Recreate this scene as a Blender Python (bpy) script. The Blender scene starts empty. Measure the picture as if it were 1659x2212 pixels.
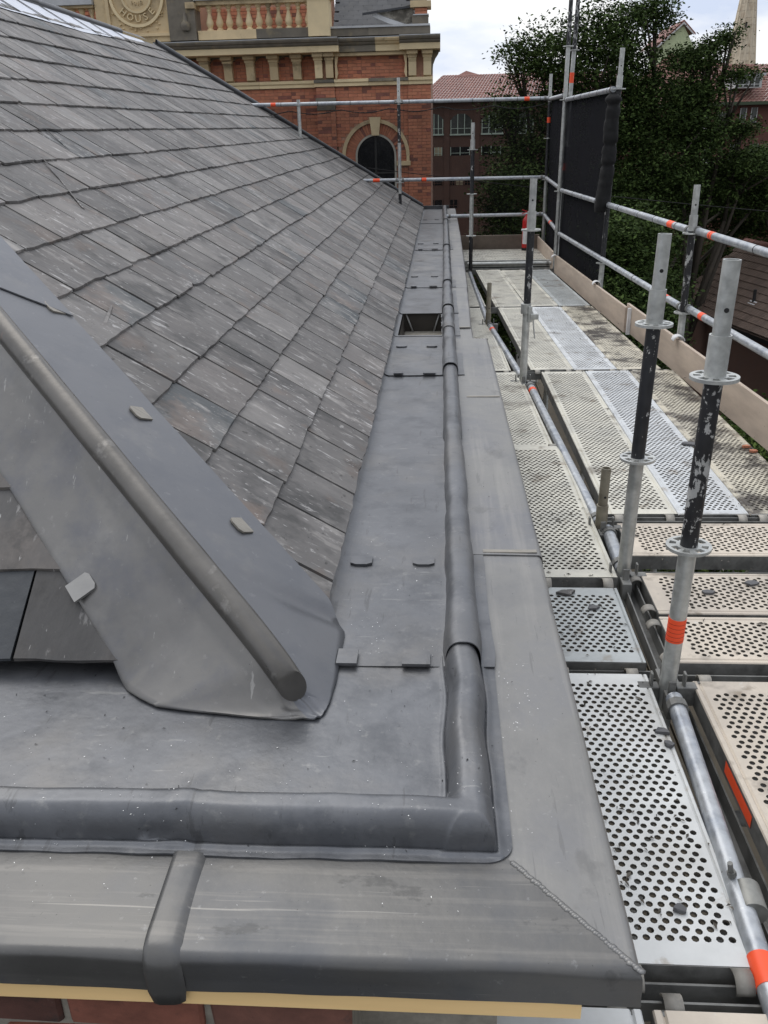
import bpy, bmesh, math, random
import numpy as np
from mathutils import Vector, Matrix, noise
random.seed(7); rng=np.random.default_rng(7)
S=bpy.context.scene
# ------------------------------------------------------------------ camera
cam_d=bpy.data.cameras.new('camera'); cam=bpy.data.objects.new('camera',cam_d); S.collection.objects.link(cam); S.camera=cam
cam_d.sensor_fit='VERTICAL'; cam_d.sensor_height=36.0; cam_d.lens=30.19; cam_d.clip_start=.05; cam_d.clip_end=2000
def camrot():
    F=1855.; Yv=np.array([120.5/F,803/F,-1.]); Yv/=np.linalg.norm(Yv)
    X=-np.array([(-26700-829.5)/F,(1106-1000)/F,-1.]); X-=Yv*X.dot(Yv); X/=np.linalg.norm(X)
    Z=np.cross(X,Yv); return np.array([X,Yv,Z])
RC=camrot(); M4=Matrix.Identity(4)
for i in range(3):
    for j in range(3): M4[i][j]=RC[i][j]
M4[0][3],M4[1][3],M4[2][3]=0,0,1.5
cam.matrix_world=M4
S.render.resolution_x=768; S.render.resolution_y=1024
S.view_settings.view_transform='Standard'; S.view_settings.look='None'; S.view_settings.exposure=0.0; S.view_settings.gamma=1
# ------------------------------------------------------------------ world
SUN_EL=math.radians(52); SUN_AZ=math.radians(-35)     # azimuth from +Y towards +X
W=bpy.data.worlds.new('World'); S.world=W; W.use_nodes=True; nt=W.node_tree; nt.nodes.clear()
def wn(t,**k):
    n=nt.nodes.new(t)
    for a,b in k.items(): setattr(n,a,b)
    return n
out=wn('ShaderNodeOutputWorld'); bg=wn('ShaderNodeBackground'); bg.inputs[1].default_value=.1
sky=wn('ShaderNodeTexSky',sky_type='NISHITA',sun_disc=False,sun_elevation=SUN_EL,sun_rotation=SUN_AZ)
tc=wn('ShaderNodeTexCoord'); sep=wn('ShaderNodeSeparateXYZ'); nt.links.new(tc.outputs['Generated'],sep.inputs[0])
mp=wn('ShaderNodeMapping'); mp.inputs['Scale'].default_value=(1.4,1.4,4.5); nt.links.new(tc.outputs['Generated'],mp.inputs[0])
nz=wn('ShaderNodeTexNoise'); nz.inputs['Scale'].default_value=2.3; nz.inputs['Detail'].default_value=6; nz.inputs['Roughness'].default_value=.55
nt.links.new(mp.outputs[0],nz.inputs[0])
cr=wn('ShaderNodeValToRGB'); e=cr.color_ramp.elements
e[0].position=.38; e[0].color=(6.6,7.4,9.2,1); e[1].position=.55; e[1].color=(10.6,10.6,10.6,1)
nt.links.new(nz.outputs[0],cr.inputs[0])
# overcast dome: brighter overhead
mr=wn('ShaderNodeMapRange'); mr.inputs[1].default_value=.05; mr.inputs[2].default_value=.9; mr.inputs[3].default_value=1.0; mr.inputs[4].default_value=1.15
nt.links.new(sep.outputs[2],mr.inputs[0])
mul=wn('ShaderNodeVectorMath',operation='SCALE'); nt.links.new(cr.outputs[0],mul.inputs[0]); dt_=wn('ShaderNodeVectorMath',operation='DOT_PRODUCT'); dt_.inputs[1].default_value=(math.sin(SUN_AZ)*math.cos(SUN_EL),math.cos(SUN_AZ)*math.cos(SUN_EL),math.sin(SUN_EL)); nt.links.new(tc.outputs['Generated'],dt_.inputs[0])
mg=wn('ShaderNodeMapRange'); mg.inputs[1].default_value=-.7; mg.inputs[2].default_value=1.; mg.inputs[3].default_value=.55; mg.inputs[4].default_value=1.24; nt.links.new(dt_.outputs['Value'],mg.inputs[0])
mk=wn('ShaderNodeMath',operation='MULTIPLY'); nt.links.new(mr.outputs[0],mk.inputs[0]); nt.links.new(mg.outputs[0],mk.inputs[1]); nt.links.new(mk.outputs[0],mul.inputs['Scale'])
mx=wn('ShaderNodeMix',data_type='RGBA'); mx.inputs[0].default_value=.93
nt.links.new(sky.outputs[0],mx.inputs[6]); nt.links.new(mul.outputs[0],mx.inputs[7])
nt.links.new(mx.outputs[2],bg.inputs[0]); nt.links.new(bg.outputs[0],out.inputs[0])
# ------------------------------------------------------------------ sun
sd=bpy.data.lights.new('sun','SUN'); sd.energy=1.2; sd.angle=math.radians(45); sd.color=(1,.96,.9)
so=bpy.data.objects.new('sun',sd); S.collection.objects.link(so)
dv=Vector((math.sin(SUN_AZ)*math.cos(SUN_EL),math.cos(SUN_AZ)*math.cos(SUN_EL),math.sin(SUN_EL)))
so.rotation_euler=dv.to_track_quat('Z','Y').to_euler()
# ------------------------------------------------------------------ helpers
def mat(name,base=(.5,.5,.5),rough=.6,metal=0.,vary=.15,nscale=8.,bump=.0,bscale=60.,col2=None,col2_amt=.5,col2_scale=5.,col2_th=.5,col2_soft=.1,
        stretch=None,rand=0.,speck=None,speck_scale=120.,speck_th=.72,island=False,randcol=None,rvary=.1,spec=.5,layers=()):
    m=bpy.data.materials.new(name); m.use_nodes=True; t=m.node_tree; t.nodes.clear(); L=t.links
    def N(ty,**k):
        n=t.nodes.new(ty)
        for a,b in k.items(): setattr(n,a,b)
        return n
    o=N('ShaderNodeOutputMaterial'); p=N('ShaderNodeBsdfPrincipled'); L.new(p.outputs[0],o.inputs[0])
    p.inputs['Roughness'].default_value=rough; p.inputs['Metallic'].default_value=metal; p.inputs['Specular IOR Level'].default_value=spec
    tc=N('ShaderNodeTexCoord'); co=tc.outputs['Object']
    oi=N('ShaderNodeObjectInfo'); rnd=oi.outputs['Random']
    if island:
        g=N('ShaderNodeNewGeometry'); a=N('ShaderNodeMath',operation='ADD'); L.new(g.outputs['Random Per Island'],a.inputs[0]); L.new(rnd,a.inputs[1])
        f=N('ShaderNodeMath',operation='FRACT'); L.new(a.outputs[0],f.inputs[0]); rnd=f.outputs[0]
    if rand or randcol or island:
        sc=N('ShaderNodeVectorMath',operation='SCALE'); cb=N('ShaderNodeCombineXYZ')
        for i in range(3): L.new(rnd,cb.inputs[i])
        L.new(cb.outputs[0],sc.inputs[0]); sc.inputs['Scale'].default_value=37.
        ad=N('ShaderNodeVectorMath',operation='ADD'); L.new(co,ad.inputs[0]); L.new(sc.outputs[0],ad.inputs[1]); co=ad.outputs[0]
    plain=co
    if stretch:
        mpn=N('ShaderNodeMapping'); mpn.inputs['Scale'].default_value=stretch; L.new(co,mpn.inputs[0]); co=mpn.outputs[0]
    n1=N('ShaderNodeTexNoise'); n1.inputs['Scale'].default_value=nscale; n1.inputs['Detail'].default_value=6; n1.inputs['Roughness'].default_value=.6; L.new(co,n1.inputs[0])
    r=N('ShaderNodeMapRange'); r.inputs[1].default_value=.3; r.inputs[2].default_value=.7; r.inputs[3].default_value=1-vary; r.inputs[4].default_value=1+vary; L.new(n1.outputs[0],r.inputs[0])
    col=N('ShaderNodeRGB'); col.outputs[0].default_value=(*base,1); c=col.outputs[0]
    if randcol:
        rp=N('ShaderNodeValToRGB'); rp.color_ramp.interpolation='CONSTANT' if len(randcol[0])==5 else 'LINEAR'
        els=rp.color_ramp.elements
        for i,rc in enumerate(randcol):
            el=els[i] if i<2 else els.new(rc[0]); el.position=rc[0]; el.color=(rc[1],rc[2],rc[3],1)
        L.new(rnd,rp.inputs[0]); c=rp.outputs[0]
    def mixc(c,colb,fac):
        x=N('ShaderNodeMix',data_type='RGBA'); L.new(c,x.inputs[6]); x.inputs[7].default_value=(*colb,1); L.new(fac,x.inputs[0]); return x.outputs[2]
    def layer(c,colb,scale,th,soft,amt,st=None,det=5):
        src=plain
        if st:
            q=N('ShaderNodeMapping'); q.inputs['Scale'].default_value=st; L.new(plain,q.inputs[0]); src=q.outputs[0]
        nn=N('ShaderNodeTexNoise'); nn.inputs['Scale'].default_value=scale; nn.inputs['Detail'].default_value=det; nn.inputs['Roughness'].default_value=.65; L.new(src,nn.inputs[0])
        q=N('ShaderNodeMapRange'); q.inputs[1].default_value=th; q.inputs[2].default_value=th+soft; q.inputs[3].default_value=0; q.inputs[4].default_value=amt; L.new(nn.outputs[0],q.inputs[0])
        return mixc(c,colb,q.outputs[0])
    if col2: c=layer(c,col2,col2_scale,col2_th,col2_soft,col2_amt,stretch)
    for ly in layers: c=layer(c,*ly)
    if speck: c=layer(c,speck,speck_scale,speck_th,.03,.8)
    mm=N('ShaderNodeVectorMath',operation='SCALE'); L.new(c,mm.inputs[0]); L.new(r.outputs[0],mm.inputs['Scale']); c=mm.outputs[0]
    if rand:
        q=N('ShaderNodeMapRange'); q.inputs[3].default_value=1-rand; q.inputs[4].default_value=1+rand; L.new(rnd,q.inputs[0])
        m2=N('ShaderNodeVectorMath',operation='SCALE'); L.new(c,m2.inputs[0]); L.new(q.outputs[0],m2.inputs['Scale']); c=m2.outputs[0]
    L.new(c,p.inputs['Base Color'])
    rr=N('ShaderNodeMapRange'); rr.inputs[1].default_value=.3; rr.inputs[2].default_value=.7; rr.inputs[3].default_value=max(0,rough-rvary); rr.inputs[4].default_value=min(1,rough+rvary); L.new(n1.outputs[0],rr.inputs[0]); L.new(rr.outputs[0],p.inputs['Roughness'])
    if bump:
        n2=N('ShaderNodeTexNoise'); n2.inputs['Scale'].default_value=bscale; n2.inputs['Detail'].default_value=5; L.new(co,n2.inputs[0])
        b=N('ShaderNodeBump'); b.inputs['Strength'].default_value=1.; b.inputs['Distance'].default_value=bump; L.new(n2.outputs[0],b.inputs['Height']); L.new(b.outputs[0],p.inputs['Normal'])
    return m
C=S.collection
def mesh(name,V,Fc,m=None,parent=None,smooth=False,kind=None):
    me=bpy.data.meshes.new(name); me.from_pydata([tuple(map(float,v)) for v in V],[],[tuple(f) for f in Fc]); me.update()
    if smooth:
        me.polygons.foreach_set('use_smooth',[True]*len(me.polygons))
    o=bpy.data.objects.new(name,me); C.objects.link(o)
    if m: me.materials.append(m)
    if parent: attach(o,parent)
    if kind: o['kind']=kind
    return o
def attach(o,parent):
    o.parent=parent; o.matrix_parent_inverse=Matrix.Translation(parent.location).inverted()
def thing(name,label,cat,loc=(0,0,0),group=None):
    o=bpy.data.objects.new(name,None); o.empty_display_size=.1; C.objects.link(o); o.location=loc; o['label']=label; o['category']=cat
    if group:o['group']=group
    return o
def tag(o,label,cat,group=None,kind=None):
    o['label']=label;o['category']=cat
    if group:o['group']=group
    if kind:o['kind']=kind
    return o
class MB:
    def __init__(s): s.V=[];s.F=[]
    def add(s,V,F):
        n=len(s.V); s.V+= [tuple(v) for v in V]; s.F+=[tuple(i+n for i in f) for f in F]; return s
    def box(s,x0,x1,y0,y1,z0,z1):
        V=[(x,y,z) for z in (z0,z1) for y in (y0,y1) for x in (x0,x1)]
        return s.add(V,[(0,2,3,1),(4,5,7,6),(0,1,5,4),(2,6,7,3),(0,4,6,2),(1,3,7,5)])
    def obox(s,c,ax,hx,ay,hy,az,hz):
        c=np.array(c);ax=np.array(ax);ay=np.array(ay);az=np.array(az)
        V=[c+ax*hx*i+ay*hy*j+az*hz*k for k in(-1,1) for j in(-1,1) for i in(-1,1)]
        return s.add(V,[(0,2,3,1),(4,5,7,6),(0,1,5,4),(2,6,7,3),(0,4,6,2),(1,3,7,5)])
    def tube(s,a,b,r,n=16,r2=None,hollow=False):
        a=Vector(a);b=Vector(b);d=(b-a).normalized(); q=d.orthogonal().normalized(); w=d.cross(q); r2=r if r2 is None else r2
        V=[];F=[]
        for (c,rr) in ((a,r),(b,r2)):
            for i in range(n):
                t=2*math.pi*i/n; V.append(c+q*math.cos(t)*rr+w*math.sin(t)*rr)
        for i in range(n): F.append((i,(i+1)%n,n+(i+1)%n,n+i))
        if hollow:
            for i in range(n):
                t=2*math.pi*i/n; V.append(b+q*math.cos(t)*(r2-.004)+w*math.sin(t)*(r2-.004))
            for i in range(n):
                t=2*math.pi*i/n; V.append(b-d*.08+q*math.cos(t)*(r2-.004)+w*math.sin(t)*(r2-.004))
            for k in (1,2):
                for i in range(n): F.append((k*n+i,k*n+(i+1)%n,(k+1)*n+(i+1)%n,(k+1)*n+i))
            F.append(tuple(range(3*n,4*n))); F.append(tuple(range(n-1,-1,-1)))
        else:
            F.append(tuple(range(n-1,-1,-1))); F.append(tuple(range(n,2*n)))
        return s.add(V,F)
    def lathe(s,c,prof,n=16,ang=2*math.pi):
        V=[];F=[];k=len(prof)
        for i in range(n):
            t=ang*i/n
            for (r,z) in prof: V.append((c[0]+r*math.cos(t),c[1]+r*math.sin(t),c[2]+z))
        for i in range(n):
            j=(i+1)%n
            for a in range(k-1): F.append((i*k+a,j*k+a,j*k+a+1,i*k+a+1))
        return s.add(V,F)
    def prism(s,poly,y0,y1):           # poly in XZ, extruded along Y
        n=len(poly); V=[(x,y0,z) for x,z in poly]+[(x,y1,z) for x,z in poly]
        F=[tuple(range(n)),tuple(range(2*n-1,n-1,-1))]+[(i,n+i,n+(i+1)%n,(i+1)%n) for i in range(n)]
        return s.add(V,F)
    def build(s,name,m,parent=None,smooth=False,kind=None): return mesh(name,s.V,s.F,m,parent,smooth,kind)
def shade_auto(o,ang=35):
    me=o.data; me.polygons.foreach_set('use_smooth',[True]*len(me.polygons)); me.set_sharp_from_angle(angle=math.radians(ang)); return o
def bevel(o,w,seg=2):
    b=o.modifiers.new('bevel','BEVEL'); b.width=w; b.segments=seg; b.limit_method='ANGLE'; return o
def nse(x,y=0,z=0,s=1.): return noise.noise(Vector((x*s,y*s,z*s)))
def sstep(t): t=min(1,max(0,t)); return t*t*(3-2*t)
# ------------------------------------------------------------------ materials
LEAD=mat('lead',(.135,.140,.150),.42,.55,.2,5.,.0009,45.,col2=(.175,.168,.158),col2_amt=.6,col2_scale=2.2,col2_th=.49,col2_soft=.2,speck=(.03,.03,.03),speck_scale=190,speck_th=.68,
   layers=[((.075,.08,.09),7.,.50,.16,.65,(1,1,1)),((.25,.25,.245),34.,.60,.13,.45,(1,1,1)),((.30,.30,.29),5.,.65,.04,.35,(1,9,3)),((.06,.06,.06),4,.63,.03,.4,(9,1,3))])
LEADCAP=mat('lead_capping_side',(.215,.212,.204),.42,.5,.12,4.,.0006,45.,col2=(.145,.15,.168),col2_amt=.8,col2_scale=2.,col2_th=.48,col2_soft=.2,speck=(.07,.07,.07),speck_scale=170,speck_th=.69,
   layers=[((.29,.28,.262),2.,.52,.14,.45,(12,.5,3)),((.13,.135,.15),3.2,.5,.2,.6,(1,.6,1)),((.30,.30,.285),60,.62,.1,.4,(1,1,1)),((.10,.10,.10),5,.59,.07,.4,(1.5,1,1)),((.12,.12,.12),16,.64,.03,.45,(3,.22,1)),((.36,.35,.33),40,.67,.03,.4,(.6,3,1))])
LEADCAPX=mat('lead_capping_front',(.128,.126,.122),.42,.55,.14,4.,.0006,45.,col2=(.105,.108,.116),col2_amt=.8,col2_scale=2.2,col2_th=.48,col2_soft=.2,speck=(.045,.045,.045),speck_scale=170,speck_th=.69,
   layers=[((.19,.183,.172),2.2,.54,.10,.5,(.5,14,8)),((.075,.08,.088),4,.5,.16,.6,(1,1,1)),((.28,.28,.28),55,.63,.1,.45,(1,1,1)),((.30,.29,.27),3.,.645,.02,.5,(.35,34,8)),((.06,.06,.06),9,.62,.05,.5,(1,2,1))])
LEADHIP=mat('lead_hip',(.175,.170,.162),.38,.55,.16,3.5,.001,25.,col2=(.10,.10,.105),col2_amt=.7,col2_scale=2.2,col2_th=.47,col2_soft=.22,speck=(.04,.04,.04),speck_scale=170,speck_th=.69,
   layers=[((.11,.115,.135),6.,.50,.16,.5,(1,1,1)),((.27,.262,.245),4,.55,.16,.45,(1,1,1)),((.19,.145,.10),3,.61,.08,.45,(1,1,1)),((.42,.41,.39),7.,.66,.02,.5,(6,1.5,1)),((.26,.25,.24),45,.62,.08,.4,(1,1,1))])
LEADHIPR=mat('lead_hip_blue',(.150,.154,.165),.40,.55,.12,3.5,.0008,25.,col2=(.11,.118,.135),col2_amt=.7,col2_scale=2.6,col2_th=.5,col2_soft=.18,speck=(.04,.04,.045),speck_scale=170,speck_th=.68,
   layers=[((.22,.215,.205),4.,.58,.12,.5,(1,1,1)),((.27,.27,.27),40,.63,.08,.4,(1,1,1))])
LEADROLL=mat('lead_hip_roll',(.135,.128,.118),.36,.6,.2,6.,.0009,30.,col2=(.10,.095,.088),col2_amt=.7,col2_scale=4,col2_th=.5,col2_soft=.15,layers=[((.30,.285,.265),8,.60,.06,.5,(1,1,1)),((.22,.15,.12),5,.64,.04,.5,(1,1,1))])
LEADNEW=mat('lead_light',(.27,.265,.255),.4,.3,.12,10.,.0006,80.)
LEADBAND=mat('lead_band',(.27,.25,.215),.45,.2,.25,20.,.0006,80.,stretch=(1,6,1))
SLATE=mat('slate',(.15,.145,.14),.60,0,.28,8.,.0035,24.,stretch=(1.6,.6,1),rand=.2,island=True,rvary=.15,spec=.3,
   randcol=[(0,.100,.096,.094),(.22,.160,.153,.148),(.42,.122,.115,.111),(.6,.205,.196,.188),(.76,.145,.133,.126),(.88,.118,.114,.112),(.95,.060,.069,.074),(1,.155,.148,.142)],
   layers=[((.20,.19,.18),2.4,.50,.12,.6,(1,1,1)),((.30,.285,.27),9.,.56,.08,.6,(2.,.7,1)),((.045,.045,.045),3.1,.54,.10,.7,(1,.8,1)),((.46,.45,.44),13.,.62,.05,.75,(2.6,.6,1)),((.17,.125,.10),4,.57,.10,.45,(1,1,1)),((.56,.55,.54),46,.65,.04,.7,(1.5,.5,1)),((.38,.37,.36),22,.63,.04,.55,(1,1,1)),((.025,.024,.022),30,.64,.05,.65,(1,1,1))])
SLATEDK=mat('dark_slate_blue',(.045,.05,.056),.45,0,.25,8.,.003,24.,rand=.1,layers=[((.10,.105,.11),5,.55,.1,.6,(2,.7,1)),((.3,.3,.3),14,.65,.04,.6,(2.6,.6,1))])
FELT=mat('roof_felt',(.02,.02,.02),.9)
MEMBRANE=mat('white_membrane',(.62,.65,.72),.5,0,.1,6.)
def galv(n,b,tint,rough=.38,metal=.5,extra=()): return mat(n,b,rough,metal,.18,30.,.0003,90.,col2=tint,col2_amt=.7,col2_scale=9.,col2_th=.48,col2_soft=.15,layers=list(extra),rand=.08)
STEEL=galv('galvanised_steel',(.52,.53,.51),(.36,.37,.36),extra=[((.5,.5,.48),40,.6,.1,.5,(1,1,1)),((.16,.15,.13),14,.66,.1,.4,(1,1,1))])
STEELD=galv('weathered_steel',(.20,.20,.19),(.10,.10,.095),.55,.3)
RAIL=galv('rail_steel',(.42,.44,.46),(.24,.27,.32),.42,.5,extra=[((.62,.62,.62),60,.64,.06,.7,(1,1,1))])
BLACKP=mat('chipped_black_paint',(.018,.018,.02),.45,0,.2,20.,.0004,60.,rand=.05,layers=[((.36,.36,.35),24.,.56,.015,1.,(1,1,.6)),((.42,.42,.4),60.,.62,.015,.95,(1,1,.8))])
BLACKP2=mat('worn_black_paint',(.02,.021,.024),.42,0,.2,20.,.0004,60.,rand=.05,layers=[((.40,.40,.39),26.,.615,.015,1.,(1,1,.5)),((.45,.45,.43),70.,.66,.015,.95,(1,1,.8))])
def deckm(n,b,t,dirt=(.12,.10,.08),da=.5,dth=.6): return mat(n,b,.5,.25,.12,7.,.0004,60.,col2=t,col2_amt=.8,col2_scale=3.,col2_th=.48,col2_soft=.2,rand=.05,
   layers=[(dirt,4.5,dth-.03,.12,min(1,da+.15),(1,1,1)),((.30,.24,.17),9.,.60,.08,.5,(1,1,1)),((.62,.61,.58),22,.66,.06,.6,(1,1,1)),((.09,.085,.08),38,.70,.04,.7,(1,1,1))])
DECKG=deckm('deck_grey',(.60,.61,.60),(.48,.48,.46),da=.25,dth=.66)
DECKG2=deckm('deck_dark_grey',(.44,.465,.465),(.34,.36,.36),da=.35)
DECKB=deckm('deck_beige',(.60,.53,.44),(.47,.42,.36),da=.5)
DECKY=deckm('deck_cream',(.62,.60,.52),(.50,.49,.44),da=.45,dth=.58)
DECKBL=deckm('deck_bluish',(.60,.62,.63),(.50,.51,.51),da=.35)
DECKDIRT=deckm('deck_dirty',(.56,.52,.42),(.42,.39,.33),dirt=(.07,.06,.05),da=.85,dth=.5)
DECKS={'g':DECKG,'d':DECKG2,'b':DECKB,'y':DECKY,'l':DECKBL,'m':DECKDIRT}
ORANGE=mat('orange_tape',(.95,.10,.03),.5,0,.06)
REDP=mat('red_paint',(.5,.02,.02),.3)
WHITE=mat('white_label',(.75,.75,.75),.5)
PLY=mat('plywood',(.50,.41,.33),.7,0,.14,5.,.0005,50.,stretch=(3,.6,3),col2=(.40,.32,.26),col2_amt=.6,col2_scale=3,col2_th=.5,col2_soft=.2,layers=[((.12,.09,.07),30,.68,.05,.6,(1,1,1))])
BATTEN=mat('pine_batten',(.92,.64,.30),.6,0,.06,4.,stretch=(.5,6,6),layers=[((.5,.3,.12),9,.66,.05,.4,(.3,3,3))])
MORTAR=mat('mortar',(.27,.25,.21),.95,0,.25,30.,.002,60.)
BRICKN=mat('old_brick',(.16,.06,.04),.85,0,.3,14.,.002,60.,rand=.2,randcol=[(0,.10,.045,.035),(.5,.17,.06,.04),(.75,.24,.075,.045),(1,.09,.05,.04)],layers=[((.03,.028,.026),12,.55,.1,.8,(1,1,1)),((.3,.28,.24),22,.7,.05,.5,(1,1,1))])
BRICK=mat('red_brick',(.42,.12,.07),.85,0,.2,6.,island=True,rand=.12,randcol=[(0,.47,.185,.105),(.35,.55,.225,.13),(.7,.43,.16,.095),(.86,.49,.19,.11),(.9,.18,.08,.06),(1,.27,.10,.075)],layers=[((.5,.3,.22),14,.62,.1,.5,(1,1,1))])
MORTARF=mat('pale_mortar',(.42,.24,.17),.95)
STONE=mat('sandstone',(.64,.50,.30),.8,0,.12,3.,.002,20.,rand=.12,col2=(.22,.17,.11),col2_amt=.75,col2_scale=1.3,col2_th=.52,col2_soft=.15,layers=[((.07,.06,.045),2.4,.6,.12,.7,(1,1,1))])
STONEL=mat('clean_sandstone',(.74,.60,.37),.8,0,.08,3.,rand=.08,layers=[((.35,.27,.16),2.,.6,.12,.4,(1,1,1))])
STONED=mat('sooty_stone',(.17,.15,.12),.85,0,.25,4.,rand=.15,layers=[((.3,.24,.14),3.,.55,.15,.6,(1,1,1))])
LEADW=mat('pale_lead_flashing',(.48,.49,.5),.5,0,.15,5.)
DARKSL=mat('dark_slate',(.035,.037,.042),.5,0,.2,4.,rand=.25,island=True)
GLASSD=mat('dark_glass',(.008,.009,.01),.15,0,.1)
GLASSG=mat('window_glass',(.05,.055,.05),.12,0,.2,2.)
GLASSL=mat('blind_glass',(.35,.30,.2),.4,0,.2,2.)
FRAMEG=mat('pale_green_frame',(.42,.50,.42),.6)
FRAMEW=mat('white_frame',(.55,.56,.55),.6)
BRICKB=mat('brown_brick',(.10,.055,.04),.9,0,.12,3.,layers=[((.14,.075,.055),.8,.5,.2,.5,(1,1,1))])
BRICKB2=mat('purple_brick',(.12,.05,.04),.9,0,.12,3.)
TILER=mat('red_roof_tile',(.23,.105,.085),.75,0,.12,4.,island=True,rand=.14,layers=[((.17,.095,.08),1.5,.5,.2,.5,(1,1,1))])
TILEBR=mat('brown_roof_tile',(.125,.088,.068),.85,0,.2,8.,island=True,rand=.15,layers=[((.4,.38,.33),38,.69,.03,.7,(1,1,1))])
GREENW=mat('green_render',(.48,.56,.34),.8)
SPIREM=mat('spire_stone',(.62,.53,.40),.85,0,.15,.5,col2=(.38,.29,.2),col2_amt=.8,col2_scale=.45,col2_th=.5,col2_soft=.15,island=True,rand=.08)
GROUND=mat('ground_mat',(.05,.05,.045),.95,0,.2,.3)
BARK=mat('bark',(.06,.05,.038),.9,0,.3,5.)
def leafm(n,a,b,c):
    m=mat(n,a,.8,0,.35,.9,island=True,rand=.25,randcol=[(0,*a),(.5,*b),(1,*c)],spec=.08); return m
LEAF=leafm('leaf_dark',(.026,.044,.014),(.042,.068,.020),(.07,.105,.03))
LEAF2=leafm('leaf_mid',(.030,.05,.014),(.05,.085,.022),(.085,.12,.03))
BLKNET=mat('black_net_roll',(.004,.004,.0045),.85,0,.3,20.,.004,25.)
def netmat(name,op,col=(.012,.012,.013)):
    m=bpy.data.materials.new(name); m.use_nodes=True; t=m.node_tree; t.nodes.clear()
    o=t.nodes.new('ShaderNodeOutputMaterial'); d=t.nodes.new('ShaderNodeBsdfDiffuse'); d.inputs[0].default_value=(*col,1)
    tr=t.nodes.new('ShaderNodeBsdfTransparent'); mx=t.nodes.new('ShaderNodeMixShader')
    tc=t.nodes.new('ShaderNodeTexCoord'); n=t.nodes.new('ShaderNodeTexNoise'); n.inputs['Scale'].default_value=3.; t.links.new(tc.outputs['Object'],n.inputs[0])
    r=t.nodes.new('ShaderNodeMapRange'); r.inputs[1].default_value=.3;r.inputs[2].default_value=.7; r.inputs[3].default_value=op-.05; r.inputs[4].default_value=min(1,op+.05); t.links.new(n.outputs[0],r.inputs[0])
    t.links.new(r.outputs[0],mx.inputs[0]); t.links.new(tr.outputs[0],mx.inputs[1]); t.links.new(d.outputs[0],mx.inputs[2]); t.links.new(mx.outputs[0],o.inputs[0]); return m
NETL=netmat('debris_net_thin',.42); NETH=netmat('debris_net_dense',.95,(.02,.02,.023))
# ================================================================== SETTING
GZ=-9.
mesh('ground',[(-400,-300,GZ),(400,-300,GZ),(400,600,GZ),(-400,600,GZ)],[(0,1,2,3)],GROUND,kind='structure')
mesh('road',[(2,-60,GZ+.004),(5.5,-60,GZ+.004),(12,60,GZ+.004),(8,60,GZ+.004)],[(0,1,2,3)],mat('asphalt',(.05,.05,.05),.9),kind='structure')
ZC=.42          # lead level
# ================================================================== NEAR BUILDING BRICKWORK
nb=thing('brick_parapet_wall','old dark red brick wall under the front lead edge of the slate roof','wall',(-.13,.88,GZ))
wb=MB(); wb.box(-8,-.13,.895,1.2,GZ,.315); wb.box(-.3,.1,1.2,16.,GZ,.30); wb.box(-.135,.1,1.0,1.2,GZ,.30); wb.build('wall_core',MORTAR,nb)
bk={}
def brick_mesh(key,L,H,D,jit=.002,n=3):
    V=[];F=[]
    b=bmesh.new(); bmesh.ops.create_cube(b,size=1.)
    for v in b.verts: v.co=Vector((v.co.x*L+random.uniform(-jit,jit),v.co.y*D,v.co.z*H+random.uniform(-jit,jit)))
    bmesh.ops.bevel(b,geom=b.edges[:],offset=min(H,D)*.08,segments=1,affect='EDGES')
    me=bpy.data.meshes.new(key); b.to_mesh(me); b.free(); return me
nbm=[brick_mesh('brick',.215,.066,.1,.004) for _ in range(4)]
for me in nbm: me.materials.append(BRICKN)
nbh=[brick_mesh('brick_header',.102,.066,.1,.004) for _ in range(2)]
for me in nbh: me.materials.append(BRICKN)
for r in range(5):
    z=.277-r*.077; x=-.13
    x-= .0 if r%2==0 else .115
    if r%2: 
        o=bpy.data.objects.new('brick',nbh[0]);C.objects.link(o);attach(o,nb);o.location=(-.183,.937,z);o.rotation_euler=(0,0,0)
    while x>-1.6:
        o=bpy.data.objects.new('brick',random.choice(nbm)); C.objects.link(o); o.location=(x-.1085,.935+random.uniform(-.004,.004),z+random.uniform(-.002,.002)); attach(o,nb); x-=.2265
o=MB().box(-1.6,.208,.872,.90,.3175,.351).build('timber_batten',BATTEN); tag(o,'bare yellow pine batten under the front lead drip edge','batten')
# ================================================================== LEAD GUTTER
lg=thing('lead_box_gutter','long grey lead box gutter with rolled upstand running down beside the slates','gutter',(0,1.06,ZC))
RX=.055; RW=.036; RH=.058
def skirt(V,F,loops,t=.0028,drop=None):
    # adds a thin downturned edge along listed vertex loops
    for lp in loops:
        n=len(V); 
        for i in lp: V.append((V[i][0],V[i][1],V[i][2]-t))
        for k in range(len(lp)-1): F.append((lp[k],lp[k+1],n+k+1,n+k))
def side_prof(y,k=1.,x0=-.31):
    P=[]
    cx=RX+.004*nse(y*1.7,3)+ (0.03*sstep((y-4)/9) ); rw=RW*(1+.17*nse(y*5,7)+.12*nse(y*14,1))*k; rh=RH*(1+.08*nse(y*5,11)+.05*nse(y*15,4))*k
    for x,z in [(x0,.045),(-.292,.030),(-.28,.018),(-.272,.008),(-.262,.003),(-.25,.0)]: P.append((x,z))
    for x in np.linspace(-.22,cx-rw-.012,9): P.append((x,.0016*nse(x*9,y*3,1)))
    P.append((cx-rw-.004,.001))
    for a in np.linspace(0,math.pi,19):
        c_,s_=math.cos(a),math.sin(a)
        P.append((cx-rw*math.copysign(abs(c_)**.8,c_),.002+rh*s_**.62))
    P.append((cx+rw+.004,.001)); 
    fx=max(.125+.006*nse(y*4,5),cx+rw+.03)
    for x in np.linspace(cx+rw+.012,fx,4): P.append((x,.0015+.001*nse(x*20,y*6)))
    return P
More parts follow.
